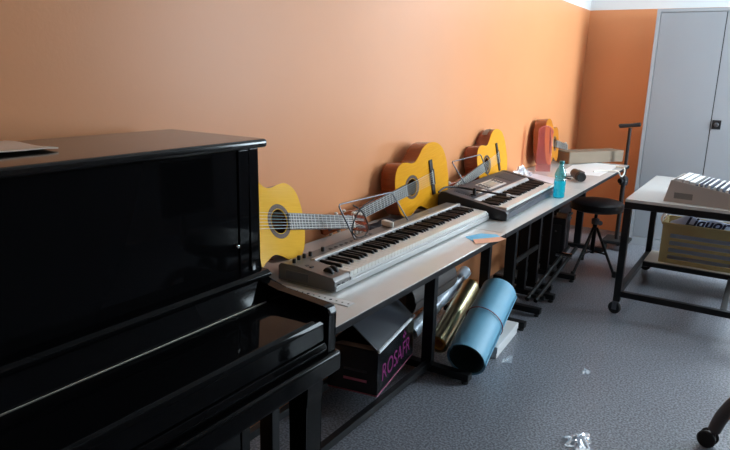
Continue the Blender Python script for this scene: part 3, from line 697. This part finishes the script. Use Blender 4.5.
b = B(); box(b, 0.002, CLn - 0.002, -0.007, 0.004, CH - 0.004, CH + 0.0095, 0.002, 1); e_ = obj('board_edge', b, M['white_edge'], fl, True); e_['label'] = 'white fold edge'
b = B(); box(b, -0.001, CLn, -0.0012, 0.0, 0.0, 0.006); e_ = obj('bottom_edge', b, M['pink_ink'], ct, True); e_['label'] = 'pink bottom edge'
b = B(); box(b, -0.0012, 0.0, 0.0, CW, 0.0, 0.006); e_ = obj('bottom_edge', b, M['band'], ct, True); e_['label'] = 'dull red bottom edge'
b = B(); tube(b, [(0.012, 0.1455, CH + 0.1255), (CLn - 0.012, 0.1455, CH + 0.1255)], 0.0026, 6); e_ = obj('flap_edge', b, M['pink_ink'], fl, True); e_['label'] = 'pink flap edge'
b = B(); prism(b, [(0.0055, CH + 0.0005), (0.11, CH - 0.03), (0.11, CH - 0.026), (0.0055, CH + 0.0045)], 0.02, CW - 0.02, 'Y'); obj('flap', b, M['carton_grey'], ct, True)
ct_M = Matrix.Translation(A) @ Rc.to_4x4()
LM = ct_M @ Matrix.Translation((0.235, -0.0012, 0.083)) @ Matrix.Rotation(PI / 2, 4, 'X')
text('printed_lettering', 'ROSAFR', 0.112, M['magenta'], ct, LM, 0.0004, 0.0, 0.92)
b = B()
for k, (x, z, w_) in enumerate(((0.335, 0.145, 0.012), (0.352, 0.152, 0.009), (0.322, 0.152, 0.009), (0.337, 0.166, 0.007))):
    prism(b, [(x - w_, z), (x + w_, z), (x, z + 0.018)], -0.0012, -0.0002, 'Y')
obj('printed_emblem', b, M['magenta'], ct, True)
for z in (0.055, 0.10):
    b = B(); box(b, -0.0008, 0.0, 0.05, 0.16, z, z + 0.012); obj('printed_line', b, M['pink_ink'] if z < 0.06 else M['carton_grey'], ct, True)

# rolled sheets
def roll_mesh(a, c, r, turns=1.6, th=0.0022, seg=40):
    a, c = Vector(a), Vector(c); x, y = frame_of(c - a); n = int(seg * turns); b = B()
    A_, C_ = [], []
    for k in range(n + 1):
        an = 2 * PI * k / seg; rr = r - 0.006 * k / seg
        o = (x * math.cos(an) + y * math.sin(an)) * rr
        A_.append(b.verts.new(a + o)); C_.append(b.verts.new(c + o))
    for k in range(n): b.faces.new((A_[k], A_[k + 1], C_[k + 1], C_[k]))
    bmesh.ops.recalc_face_normals(b, faces=b.faces); bmesh.ops.solidify(b, geom=b.faces[:], thickness=th); return b
ra, rb = Vector((-1.086, 2.675, 0.100)), Vector((-1.133, 3.20, 0.285))
br_ = thing('paper_roll', 'large sky-blue paper roll held by a red band, lying under the table', 'roll', (ra.x, ra.y, 0))
b = roll_mesh(ra, rb, 0.100); obj('rolled_sheet', b, M['blue_paper'], br_)
b = roll_mesh(ra + (rb - ra) * 0.004, rb - (rb - ra) * 0.004, 0.088, 1.2); e_ = obj('inner_sheet', b, M['blue_inside'], br_); e_['label'] = 'dark inside of the roll'
mid = ra + (rb - ra) * 0.52; ax = (rb - ra).normalized(); x_, y_ = frame_of(ax + Vector((0.12, 0, 0.05)))
b = B(); tube(b, [mid + (x_ * math.cos(2 * PI * k / 32) + y_ * math.sin(2 * PI * k / 32)) * 0.1025 for k in range(33)], 0.0028, 6); e_ = obj('elastic_band', b, M['band'], br_); e_['label'] = 'thin red elastic band'
ga, gc = Vector((-1.300, 2.80, 0.078)), Vector((-1.365, 3.36, 0.225))
gr = thing('foil_roll', 'shiny gold foil roll lying between the blue roll and the table leg', 'roll', (ga.x, ga.y, 0))
b = roll_mesh(ga, gc, 0.056, 1.7, 0.0015); obj('rolled_foil', b, M['gold_foil'], gr)
b = B(); lathe(b, [(0.030, 0), (0.040, 0), (0.040, 0.6), (0.030, 0.6)], ga + Vector((0, 0.004, 0.001)), 24, gc - ga, closed=True); e_ = obj('core_tube', b, M['orange_core'], gr); e_['label'] = 'orange cardboard core'
sa, sc2 = Vector((-1.425, 2.74, 0.13)), Vector((-1.465, 3.50, 0.265))
sr = solo('foil_roll', roll_mesh(sa, sc2, 0.040, 1.8, 0.0015, 26), M['silver_foil'], 'pale blue silvery foil roll behind the gold one', 'roll', (sa.x, sa.y, 0))
for k, (dx, dz, lab) in enumerate(((0.075, -0.055, 'thin white paper roll lying on the floor behind the foil rolls, against the wall'),)):
    solo('paper_roll', roll_mesh(sa + Vector((-0.075, -0.04, -0.085)), sc2 + Vector((-0.04, -0.06, -0.12)), 0.026, 1.8, 0.0015, 22), M['paper'], lab, 'roll', (sa.x + dx, sa.y, 0))
ba, bc = Vector((-1.455, 2.65, 0.335)), Vector((-1.455, 3.14, 0.350))
bt_ = solo('paper_roll', roll_mesh(ba, bc, 0.098, 9.0, 0.002, 32), M['grey_brown'], 'thick grey-brown paper roll high under the table behind its leg', 'roll', (ba.x, ba.y, ba.z - 0.08))
for e0, e1 in ((0.01, 0.03), (0.97, 0.99)):
    b = B(); lathe(b, [(0, 0), (0.040, 0), (0.040, 0.01), (0, 0.01)], ba + (bc - ba) * e0, 24, bc - ba); obj('end_plug', b, M['grey_brown'], bt_)
# flat white box behind the blue roll
wb = thing('flat_box', 'flat white box on the floor beside the blue roll', 'box', (-1.10, 3.13, 0), rotz(math.radians(4)))
b = B(); box(b, -0.16, 0.05, -0.16, 0.24, 0.0, 0.052, 0.004); obj('box_base', b, M['paper'], wb, True)
b = B(); box(b, -0.164, 0.054, -0.164, 0.244, 0.030, 0.066, 0.004); obj('box_lid', b, M['paper'], wb, True)
# dark case under the roll
# black amplifier and folded stand in the dark under the far table
am = thing('guitar_amplifier', 'black box amplifier under the far table, left of the stool', 'amplifier', (-1.36, 4.86, 0), rotz(math.radians(12)))
b = B(); box(b, -0.20, 0.13, -0.11, 0.11, 0.02, 0.40, 0.012, 3); cab_ = obj('cabinet', b, M['leather'], am, True)
b = B(); box(b, 0.130, 0.134, -0.095, 0.095, 0.05, 0.29, 0.001, 1); obj('speaker_grille', b, M['carton_grey'], am, True)
b = B(); box(b, -0.17, 0.10, -0.114, -0.110, 0.05, 0.35, 0.001, 1); pn2 = obj('rear_panel', b, M['black_plastic'], am, True)
for x, z in ((0.02, 0.34), (0.06, 0.30), (-0.03, 0.26)):
    b = B(); lathe(b, [(0, 0.012), (0.008, 0.012), (0.010, 0.009), (0.010, 0)], (x, -0.114, z), 12, (0, -1, 0)); obj('knob', b, M['chrome'], pn2, True)
b = B(); tube(b, smooth_path([(-0.10, 0, 0.398), (-0.09, 0, 0.43), (0.03, 0, 0.43), (0.04, 0, 0.398)], 5), 0.010, 8); obj('handle', b, M['rubber'], am, True)
b = B()
for sx in (-0.18, 0.11):
    for sy in (-0.09, 0.09): lathe(b, [(0, 0), (0.014, 0), (0.018, 0.02), (0, 0.02)], (sx, sy, 0), 10)
obj('rubber_feet', b, M['rubber'], am, True)
fs_ = thing('folded_stand', 'folded dark metal stand lying slantwise on the low keyboard stand', 'stand', (-1.16, 4.1, 0.06))
for dx in (0.0, 0.055):
    b = B(); tube(b, [(-1.145 + dx, 3.76, 0.075), (-1.125 + dx, 4.58, 0.24)], 0.014, 10); obj('tube', b, M['black_metal'], fs_)
b = B(); tube(b, [(-1.165, 4.42, 0.216), (-1.05, 4.42, 0.216)], 0.019, 10); obj('clamp', b, M['chrome'], fs_)
b = B(); box(b, -1.16, -1.05, 3.80, 3.83, 0.076, 0.096, 0.003); obj('brace', b, M['black_metal'], fs_)

# ------------------------------------------------------------------ stool (round seat, folding tripod)
st = thing('drum_stool', 'black round padded stool with tripod legs, between table and trolley', 'stool', (-1.03, 4.93, 0))
SZ = 0.47
b = B(); lathe(b, [(0, 0), (0.17, 0), (0.188, 0.012), (0.195, 0.035), (0.19, 0.058), (0.165, 0.072), (0.08, 0.078), (0, 0.078)], (-1.03, 4.93, SZ), 36); seat = obj('seat', b, M['leather'], st)
b = B(); lathe(b, [(0.196, 0.010), (0.198, 0.013), (0.198, 0.017), (0.194, 0.018)], (-1.03, 4.93, SZ), 36, closed=True); obj('piping', b, M['rubber'], seat)
b = B(); lathe(b, [(0, 0.13), (0.016, 0.13), (0.016, 0.40), (0.012, 0.40), (0.012, SZ), (0, SZ)], (-1.03, 4.93, 0), 14); obj('column', b, M['black_metal'], st)
b = B(); lathe(b, [(0.0125, 0.36), (0.026, 0.36), (0.028, 0.37), (0.028, 0.40), (0.0125, 0.41)], (-1.03, 4.93, 0), 14, closed=True); cyl(b, (-1.005, 4.90, 0.385), (-0.985, 4.875, 0.385), 0.006, 8); lathe(b, [(0, 0), (0.018, 0), (0.018, 0.01), (0, 0.01)], (-0.985, 4.875, 0.385), 10, (0.6, -0.8, 0)); obj('clamp', b, M['steel'], st)
ang = [math.atan2(4.83 - 4.93, -0.845 + 1.03), math.atan2(4.63 - 4.93, -1.09 + 1.03), math.radians(118)]
ln = [0.225, 0.30, 0.25]
for a, l in zip(ang, ln):
    dx, dy = math.cos(a), math.sin(a); c = Vector((-1.03, 4.93, 0)); e = c + Vector((dx * l, dy * l, 0.014))
    b = B(); tube(b, [c + Vector((dx * 0.02, dy * 0.02, 0.335)), e], 0.0105, 8); lg = obj('leg', b, M['black_metal'], st)
    b = B(); tube(b, [c + Vector((dx * 0.018, dy * 0.018, 0.15)), c + (e - c) * 0.55 + Vector((0, 0, 0.335 * 0.45 - 0.006))], 0.007, 8); obj('brace', b, M['black_metal'], lg)
    b = B(); lathe(b, [(0, -0.014), (0.014, -0.014), (0.016, 0.0), (0.012, 0.03), (0.0, 0.03)], e, 10, (0, 0, 1)); obj('rubber_foot', b, M['rubber'], lg)

ic = thing('instrument_case', 'long black instrument case on the floor under the far table, along the wall', 'case', (-1.46, 5.0, 0))
b = B(); box(b, -1.565, -1.33, 5.04, 5.42, 0.012, 0.42, 0.03, 3); cs_ = obj('shell', b, M['leather'], ic)
b = B(); box(b, -1.567, -1.328, 5.036, 5.424, 0.27, 0.285, 0.003, 1); obj('lid_band', b, M['black_plastic'], ic)
b = B(); tube(b, smooth_path([(-1.326, 5.16, 0.34), (-1.298, 5.17, 0.345), (-1.298, 5.29, 0.345), (-1.326, 5.30, 0.34)], 4), 0.009, 8); obj('handle', b, M['rubber'], ic)
for yy in (5.10, 5.36):
    b = B(); box(b, -1.3285, -1.324, yy - 0.018, yy + 0.018, 0.262, 0.30, 0.002, 1); obj('latch', b, M['steel'], ic)
b = B()
for yy in (5.08, 5.38):
    for xx in (-1.52, -1.37): lathe(b, [(0, 0), (0.015, 0), (0.018, 0.014), (0, 0.014)], (xx, yy, 0), 10)
obj('rubber_feet', b, M['rubber'], ic)
# T handled folding hand cart
hc = thing('hand_cart', 'folding hand cart with tall T-shaped handle, standing before the grey cabinet', 'cart', (-1.000, 5.705, 0))
b = B(); tube(b, [(-1.000, 5.705, 0.05), (-1.000, 5.705, 0.62), (-1.000, 5.705, 0.621), (-1.000, 5.705, 1.045)], [0.019, 0.019, 0.014, 0.014], 12); obj('pole', b, M['brown_metal'], hc)
b = B(); tube(b, [(-1.09, 5.705, 1.052), (-1.085, 5.705, 1.055), (-1.000, 5.705, 1.066), (-0.925, 5.705, 1.078), (-0.92, 5.705, 1.079)], [0.011, 0.018, 0.015, 0.018, 0.011], 12); obj('handle', b, M['black_plastic'], hc)
b = B(); lathe(b, [(0, 0), (0.03, 0), (0.036, 0.02), (0.036, 0.06), (0.02, 0.08), (0, 0.08)], (-1.000, 5.705, 0.56), 14); obj('collar', b, M['black_plastic'], hc)
b = B(); lathe(b, [(0, 0), (0.018, 0), (0.022, 0.01), (0.022, 0.03), (0, 0.035)], (-1.010, 5.68, 0.60), 12, (-0.4, -0.9, 0)); obj('clamp_knob', b, M['rubber'], hc)
b = B(); box(b, -1.105, -0.895, 5.60, 5.84, 0.055, 0.085, 0.008); obj('platform', b, M['rubber'], hc)
for x, y in ((-1.075, 5.63), (-0.925, 5.63), (-1.0, 5.80)):
    b = B(); lathe(b, [(0, -0.014), (0.026, -0.014), (0.031, -0.008), (0.031, 0.008), (0.026, 0.014), (0, 0.014)], (x, y, 0.031), 18, (1, 0, 0)); obj('wheel', b, M['rubber'], hc)

# ------------------------------------------------------------------ trolley
tr = thing('trolley', 'black steel-framed trolley with pale top, lower shelf and castors', 'trolley', (-0.1, 4.6, 0))
TX0, TX1, TY0, TY1 = -0.685, 0.55, 4.03, 5.20
b = B(); box(b, TX0 + 0.002, TX1 - 0.002, TY0 + 0.002, TY1 - 0.002, 0.722, 0.74, 0.002); obj('top', b, M['table_top'], tr)
b = B()
box(b, TX0, TX1, TY0, TY0 + 0.04, 0.682, 0.7215, 0.003); box(b, TX0, TX1, TY1 - 0.04, TY1, 0.682, 0.7215, 0.003)
box(b, TX0, TX0 + 0.04, TY0 + 0.04, TY1 - 0.04, 0.682, 0.7215, 0.003); box(b, TX1 - 0.04, TX1, TY0 + 0.04, TY1 - 0.04, 0.682, 0.7215, 0.003)
obj('top_frame', b, M['black_metal'], tr)
b = B()
box(b, TX0 + 0.04, TX1 - 0.04, TY0, TY0 + 0.035, 0.118, 0.155, 0.003); box(b, TX0 + 0.04, TX1 - 0.04, TY1 - 0.04, TY1 - 0.005, 0.118, 0.155, 0.003)
for x in (TX0 + 0.002, TX1 - 0.037, -0.10): box(b, x, x + 0.035, TY0 + 0.035, TY1 - 0.04, 0.118, 0.155, 0.003)
obj('bottom_frame', b, M['black_metal'], tr)
b = B(); box(b, TX0 + 0.045, TX1 - 0.045, 4.80, TY1 - 0.042, 0.156, 0.172, 0.002); sh = obj('lower_shelf', b, M['beige_shelf'], tr)
b = B(); box(b, TX0 + 0.043, TX1 - 0.043, 4.772, 4.7995, 0.140, 0.173, 0.003); obj('shelf_edge', b, M['black_metal'], sh)
for x in (TX0, TX1 - 0.042):
    for y in (TY0, TY1 - 0.042):
        b = B(); box(b, x, x + 0.042, y, y + 0.042, 0.085, 0.6815, 0.004); lg = obj('leg', b, M['black_metal'], tr)
        cx, cy = x + 0.021, y + 0.021
        b = B(); cyl(b, (cx, cy, 0.082), (cx, cy, 0.09), 0.012, 10); box(b, cx - 0.022, cx + 0.018, cy - 0.0205, cy + 0.0205, 0.079, 0.085, 0.002)
        for s in (-1, 1): box(b, cx - 0.022, cx + 0.006, cy + s * 0.0185 - 0.002, cy + s * 0.0185 + 0.002, 0.030, 0.078, 0.001)
        cs = obj('castor', b, M['steel'], lg)
        b = B(); lathe(b, [(0.004, -0.013), (0.033, -0.013), (0.039, -0.008), (0.039, 0.008), (0.033, 0.013), (0.004, 0.013)], (cx - 0.008, cy, 0.039), 22, (0.25, 1, 0), closed=True); obj('wheel', b, M['rubber'], lg)

# open file box with booklets
fb_ = thing('file_box', 'open wedge-shaped board box full of booklets on the trolley top', 'box', (-0.485, 4.11, 0.7405), rotz(math.radians(-5)))
FW, FD, fh0, fh1 = 0.66, 0.36, 0.132, 0.045
def top_at(x): return fh0 + (fh1 - fh0) * x / FW
front = [(0.0, 0.0), (FW, 0.0), (FW, fh1), (0.028, fh0)]
b = B(); prism(b, front, 0.0, 0.006, 'Y', 0.001, 1); obj('front_panel', b, M['file_box'], fb_, True)
b = B(); prism(b, front, FD - 0.006, FD, 'Y', 0.001, 1); obj('back_panel', b, M['file_box'], fb_, True)
b = B(); prism(b, [(0.0, 0.0), (0.006, 0.0), (0.034, fh0), (0.028, fh0)], 0.0065, FD - 0.0065, 'Y'); box(b, FW - 0.006, FW, 0.0065, FD - 0.0065, 0, fh1); obj('end_panel', b, M['file_box'], fb_, True)
b = B(); box(b, 0.008, FW - 0.008, 0.0065, FD - 0.0065, 0.0, 0.004); obj('bottom_panel', b, M['file_box'], fb_, True)
b = B(); box(b, 0.055, 0.155, -0.0008, 0.0, 0.025, 0.060); obj('label_patch', b, M['label_grey'], fb_, True)['label'] = 'grey label patch'
rnd = random.Random(4)
FM = Matrix.Translation((-0.485, 4.11, 0.7405)) @ rotz(math.radians(-5)).to_4x4()
xs = 0.045; kk = 0
desc = ['leftmost white booklet', 'second white booklet from the left', 'third booklet from the left']
while xs < FW - 0.06 and kk < 30:
    w_ = rnd.choice([0.012, 0.014, 0.018]) if kk > 2 else 0.034
    dark = (kk > 2 and kk % 2 == 1)
    if dark: w_ = 0.011
    z1 = top_at(xs) + (0.016 if not dark else 0.004) + rnd.uniform(-0.003, 0.003)
    t = thing('booklet', '%s booklet standing in the board box, number %d from the left end' % ('dark-covered' if dark else 'white', kk + 1), 'booklet', FM @ Vector((xs, FD / 2, 0.005)), rotz(math.radians(-5)), 'booklets in the board box')
    lean = 0.012
    b = B(); prism(b, [(0, 0), (w_ - 0.002, 0), (w_ - 0.002 + lean, z1 - 0.005), (lean, z1 - 0.005)], -FD / 2 + 0.012, FD / 2 - 0.014 - rnd.uniform(0, 0.02), 'Y', 0.0008, 1)
    obj('pages', b, M['navy_cover'] if dark else M['paper'], t, True)
    b = B(); prism(b, [(w_ - 0.0019, 0), (w_ - 0.0007, 0), (w_ - 0.0007 + lean, z1 - 0.003), (w_ - 0.0019 + lean, z1 - 0.003)], -FD / 2 + 0.010, FD / 2 - 0.012, 'Y')
    obj('cover', b, M['navy_cover'] if kk > 2 else M['label_grey'], t, True)
    xs += w_ + 0.001; kk += 1

# plastic crate with a bag in it
cr = thing('plastic_crate', 'mustard-beige slotted plastic crate on the lower shelf of the trolley', 'crate', (-0.25, 4.97, 0.1735))
CX0, CX1, CY0, CY1, CZ0, CZ1 = -0.55, 0.02, 4.84, 5.12, 0.1735, 0.450
def slotted(bm, x0, x1, y0, y1, along):
    rows = [CZ0 + 0.03 + 0.052 * k for k in range(4)]; hs = 0.030
    L0, L1 = (x0, x1) if along == 'X' else (y0, y1)
    def bx(a, c, z0, z1):
        if along == 'X': box(bm, a, c, y0, y1, z0, z1)
        else: box(bm, x0, x1, a, c, z0, z1)
    zc = CZ0
    for z in rows:
        bx(L0, L1, zc, z); bx(L0, L0 + 0.055, z, z + hs); bx(L1 - 0.055, L1, z, z + hs); zc = z + hs
    bx(L0, L1, zc, CZ1 - 0.0)
b = B(); slotted(b, CX0, CX1, CY0, CY0 + 0.006, 'X'); obj('front_wall', b, M['crate'], cr)
b = B(); slotted(b, CX0, CX1, CY1 - 0.006, CY1, 'X'); obj('back_wall', b, M['crate'], cr)
b = B(); slotted(b, CX0, CX0 + 0.006, CY0 + 0.006, CY1 - 0.006, 'Y'); obj('end_wall', b, M['crate'], cr)
b = B(); slotted(b, CX1 - 0.006, CX1, CY0 + 0.006, CY1 - 0.006, 'Y'); obj('end_wall', b, M['crate'], cr)
b = B(); box(b, CX0 + 0.006, CX1 - 0.006, CY0 + 0.006, CY1 - 0.006, CZ0, CZ0 + 0.006); obj('crate_bottom', b, M['crate'], cr)
b = B()
box(b, CX0 - 0.010, CX1 + 0.010, CY0 - 0.010, CY0 + 0.004, CZ1, CZ1 + 0.016, 0.003); box(b, CX0 - 0.010, CX1 + 0.010, CY1 - 0.004, CY1 + 0.010, CZ1, CZ1 + 0.016, 0.003)
box(b, CX0 - 0.010, CX0 + 0.004, CY0 + 0.004, CY1 - 0.004, CZ1, CZ1 + 0.016, 0.003); box(b, CX1 - 0.004, CX1 + 0.010, CY0 + 0.004, CY1 - 0.004, CZ1, CZ1 + 0.016, 0.003)
obj('rim', b, M['crate'], cr)
b = B(); tube(b, smooth_path([(CX0 - 0.012, CY0 + 0.03, CZ1 + 0.012), (CX0 - 0.012, CY0 + 0.04, CZ1 + 0.045), (CX0 - 0.002, CY0 + 0.12, CZ1 + 0.055), (CX0 - 0.012, CY0 + 0.20, CZ1 + 0.045), (CX0 - 0.012, CY0 + 0.21, CZ1 + 0.012)], 5), 0.009, 8); obj('handle', b, M['bone'], cr)['label'] = 'off-white carrying handle'
def crate_bag(s, t):
    x = CX0 + 0.035 + (CX1 - CX0 - 0.065) * s
    y = CY0 + 0.015 + 0.21 * t + 0.05 * max(0.0, 1 - t / 0.1)
    hump = math.sin(PI * min(1, t * 1.05)) ** 0.22 if 0 < t < 0.95 else 0.0
    z = 0.19 + (0.318 + 0.016 * math.sin(7 * s + 1) + 0.008 * math.sin(19 * s + 7 * t)) * hump * (0.55 + 0.45 * math.sin(PI * (0.08 + 0.84 * s)) ** 0.4)
    return (x, y, z)
bgm = B(); sheet(bgm, crate_bag, 30, 26, 0.002)
cbag = solo('plastic_bag', bgm, M['bag'], 'pale blue lettered plastic bag stuffed into the mustard crate', 'bag', (-0.25, 4.95, 0.36))
TM = Matrix.Translation((-0.285, CY0 + 0.0105, 0.487)) @ Matrix.Rotation(math.radians(90), 4, 'X')
text('printed_lettering', 'Liquor', 0.088, M['ink'], cbag, TM, 0.0008, 0.35, 1.12, 0.0028)

# ------------------------------------------------------------------ steel cabinet
cb2 = thing('steel_cabinet', 'tall grey two-door steel cabinet against the back wall', 'cabinet', (-0.43, 6.15, 0))
X0, X1, Y0_, Y1_, HC = -0.945, 0.085, 5.955, 6.355, 2.012
b = B(); box(b, X0, X1, Y0_ + 0.022, Y1_, 0.0, HC, 0.003); obj('carcass', b, M['cabinet_edge'], cb2)
b = B()
box(b, X0, X0 + 0.030, Y0_, Y0_ + 0.0215, 0.0, HC, 0.002); box(b, X1 - 0.030, X1, Y0_, Y0_ + 0.0215, 0, HC, 0.002)
box(b, X0 + 0.030, X1 - 0.030, Y0_, Y0_ + 0.0215, HC - 0.026, HC, 0.002); box(b, X0 + 0.030, X1 - 0.030, Y0_, Y0_ + 0.0215, 0, 0.07, 0.002)
obj('front_frame', b, M['cabinet_edge'], cb2)
xm = (X0 + X1) / 2
b = B(); box(b, xm - 0.02, xm + 0.02, Y0_ + 0.0165, Y0_ + 0.0218, 0.075, HC - 0.03); obj('seam_shade', b, M['black_plastic'], cb2)  # black strip added behind the door gap, standing in for its shade
for a, c, in ((X0 + 0.034, xm - 0.0035), (xm + 0.0035, X1 - 0.034)):
    b = B(); box(b, a, c, Y0_ + 0.003, Y0_ + 0.016, 0.074, HC - 0.030, 0.002); dr = obj('door', b, M['cabinet'], cb2)
    if a > X0 + 0.1:
        b = B(); box(b, xm + 0.010, xm + 0.075, Y0_ - 0.004, Y0_ + 0.003, 1.06, 1.135, 0.004); hd = obj('handle_plate', b, M['black_plastic'], dr)
        b = B(); lathe(b, [(0, 0.016), (0.012, 0.016), (0.016, 0.010), (0.020, 0.0), (0, 0)], (xm + 0.042, Y0_ - 0.004, 1.0975), 16, (0, -1, 0)); obj('turn_handle', b, M['steel'], dr)
    b = B()
    for k in range(3): box(b, (a + c) / 2 - 0.06, (a + c) / 2 + 0.06, Y0_ + 0.0015, Y0_ + 0.003, 0.30 + 0.03 * k, 0.308 + 0.03 * k)
    obj('vent_slots', b, M['cabinet_edge'], dr)

# ------------------------------------------------------------------ swivel chair at the right edge (only a castor and leg are in frame)
ch = thing('swivel_chair', 'swivel chair castor and dark bronze leg at the bottom right', 'chair', (0.325, 2.61, 0))
hub = Vector((0.325, 2.61, 0.0)); BM_ = M['chair_metal']
a0 = math.atan2(2.71 - 2.61, -0.02 - 0.325)
for k in range(5):
    a = a0 + 2 * PI * k / 5; d = Vector((math.cos(a), math.sin(a), 0)); L = 0.355
    b = B(); P5 = smooth_path([hub + d * 0.03 + Vector((0, 0, 0.235)), hub + d * 0.16 + Vector((0, 0, 0.275)), hub + d * (L - 0.085) + Vector((0, 0, 0.255)), hub + d * (L - 0.025) + Vector((0, 0, 0.16)), hub + d * L + Vector((0, 0, 0.078))], 5)
    n5 = len(P5); tube(b, P5, [0.034 - 0.010 * i / n5 for i in range(n5)], 12); lg = obj('base_leg', b, BM_, ch)
    e = hub + d * L; tdir = Vector((-d.y, d.x, 0))
    b = B(); cyl(b, e + Vector((0, 0, 0.05)), e + Vector((0, 0, 0.08)), 0.011, 10)
    wc = e + d * 0.018 + Vector((0, 0, 0.036))
    for s in (-1, 1): lathe(b, [(0, -0.008), (0.022, -0.008), (0.030, -0.004), (0.030, 0.004), (0.022, 0.008), (0, 0.008)], wc + tdir * s * 0.003, 16, tdir)
    cs = obj('castor', b, BM_, lg)
    for s in (-1, 1):
        b = B(); lathe(b, [(0, -0.007), (0.031, -0.007), (0.036, -0.003), (0.036, 0.003), (0.031, 0.007), (0, 0.007)], wc + tdir * s * 0.018, 20, tdir); obj('castor_wheel', b, M['rubber'], lg)
b = B(); lathe(b, [(0, 0.18), (0.04, 0.18), (0.045, 0.24), (0.028, 0.26), (0.028, 0.40), (0.0, 0.40)], hub, 16); obj('column', b, M['black_metal'], ch)
b = B(); lathe(b, [(0, 0.40), (0.19, 0.40), (0.225, 0.42), (0.23, 0.45), (0.20, 0.475), (0, 0.48)], hub, 32); obj('seat', b, M['leather'], ch)
b = B(); box(b, 0.555, 0.60, 2.40, 2.80, 0.58, 0.92, 0.02, 3); tube(b, smooth_path([(0.50, 2.60, 0.41), (0.62, 2.60, 0.42), (0.625, 2.60, 0.70)], 6), 0.014, 10); obj('backrest', b, M['leather'], ch)

# ------------------------------------------------------------------ light: overcast sky through the windows
w = bpy.data.worlds.new('overcast_sky'); sc.world = w; w.use_nodes = True
bg = w.node_tree.nodes['Background']; bg.inputs[0].default_value = (0.75, 0.875, 1.0, 1); bg.inputs[1].default_value = 36.5
for q, a0, a1 in WIN:
    l = bpy.data.lights.new('window_portal', 'AREA'); l.shape = 'RECTANGLE'; l.size = a1 - a0; l.size_y = Z1 - Z0
    l.cycles.is_portal = True
    o = bpy.data.objects.new('window_portal', l); COL.objects.link(o)
    if q == 'B': o.location = ((a0 + a1) / 2, YB + 0.22, (Z0 + Z1) / 2); o.rotation_euler = (-PI / 2, 0, 0)
    else: o.location = (XR + 0.22, (a0 + a1) / 2, (Z0 + Z1) / 2); o.rotation_euler = (PI / 2, 0, PI / 2)

# ------------------------------------------------------------------ camera
pitch, roll, yaw, fpx = 0.23834682, 0.0269893, -0.56238678, 633.957768
fw = Vector((math.sin(yaw) * math.cos(pitch), math.cos(yaw) * math.cos(pitch), -math.sin(pitch)))
rt = Vector((math.cos(yaw), -math.sin(yaw), 0)); up_ = rt.cross(fw)
r2 = rt * math.cos(roll) + up_ * math.sin(roll); u2 = -rt * math.sin(roll) + up_ * math.cos(roll)
cam = bpy.data.cameras.new('camera'); co = bpy.data.objects.new('camera', cam); COL.objects.link(co)
mw = Matrix((r2, u2, -fw)).transposed().to_4x4(); mw.translation = Vector((0, 0, 1.45)); co.matrix_world = mw
cam.sensor_fit = 'HORIZONTAL'; cam.sensor_width = 36; cam.lens = 36 * fpx / 730; cam.clip_start = 0.02
sc.camera = co

vs = sc.view_settings
vs.view_transform = 'Standard'; vs.look = 'None'; vs.gamma = 1.0; vs.exposure = 0.0; vs.use_curve_mapping = False
sc.cycles.use_denoising = True
sc.cycles.max_bounces = 10; sc.cycles.diffuse_bounces = 5; sc.cycles.transparent_max_bounces = 16
sc.cycles.sample_clamp_indirect = 6.0
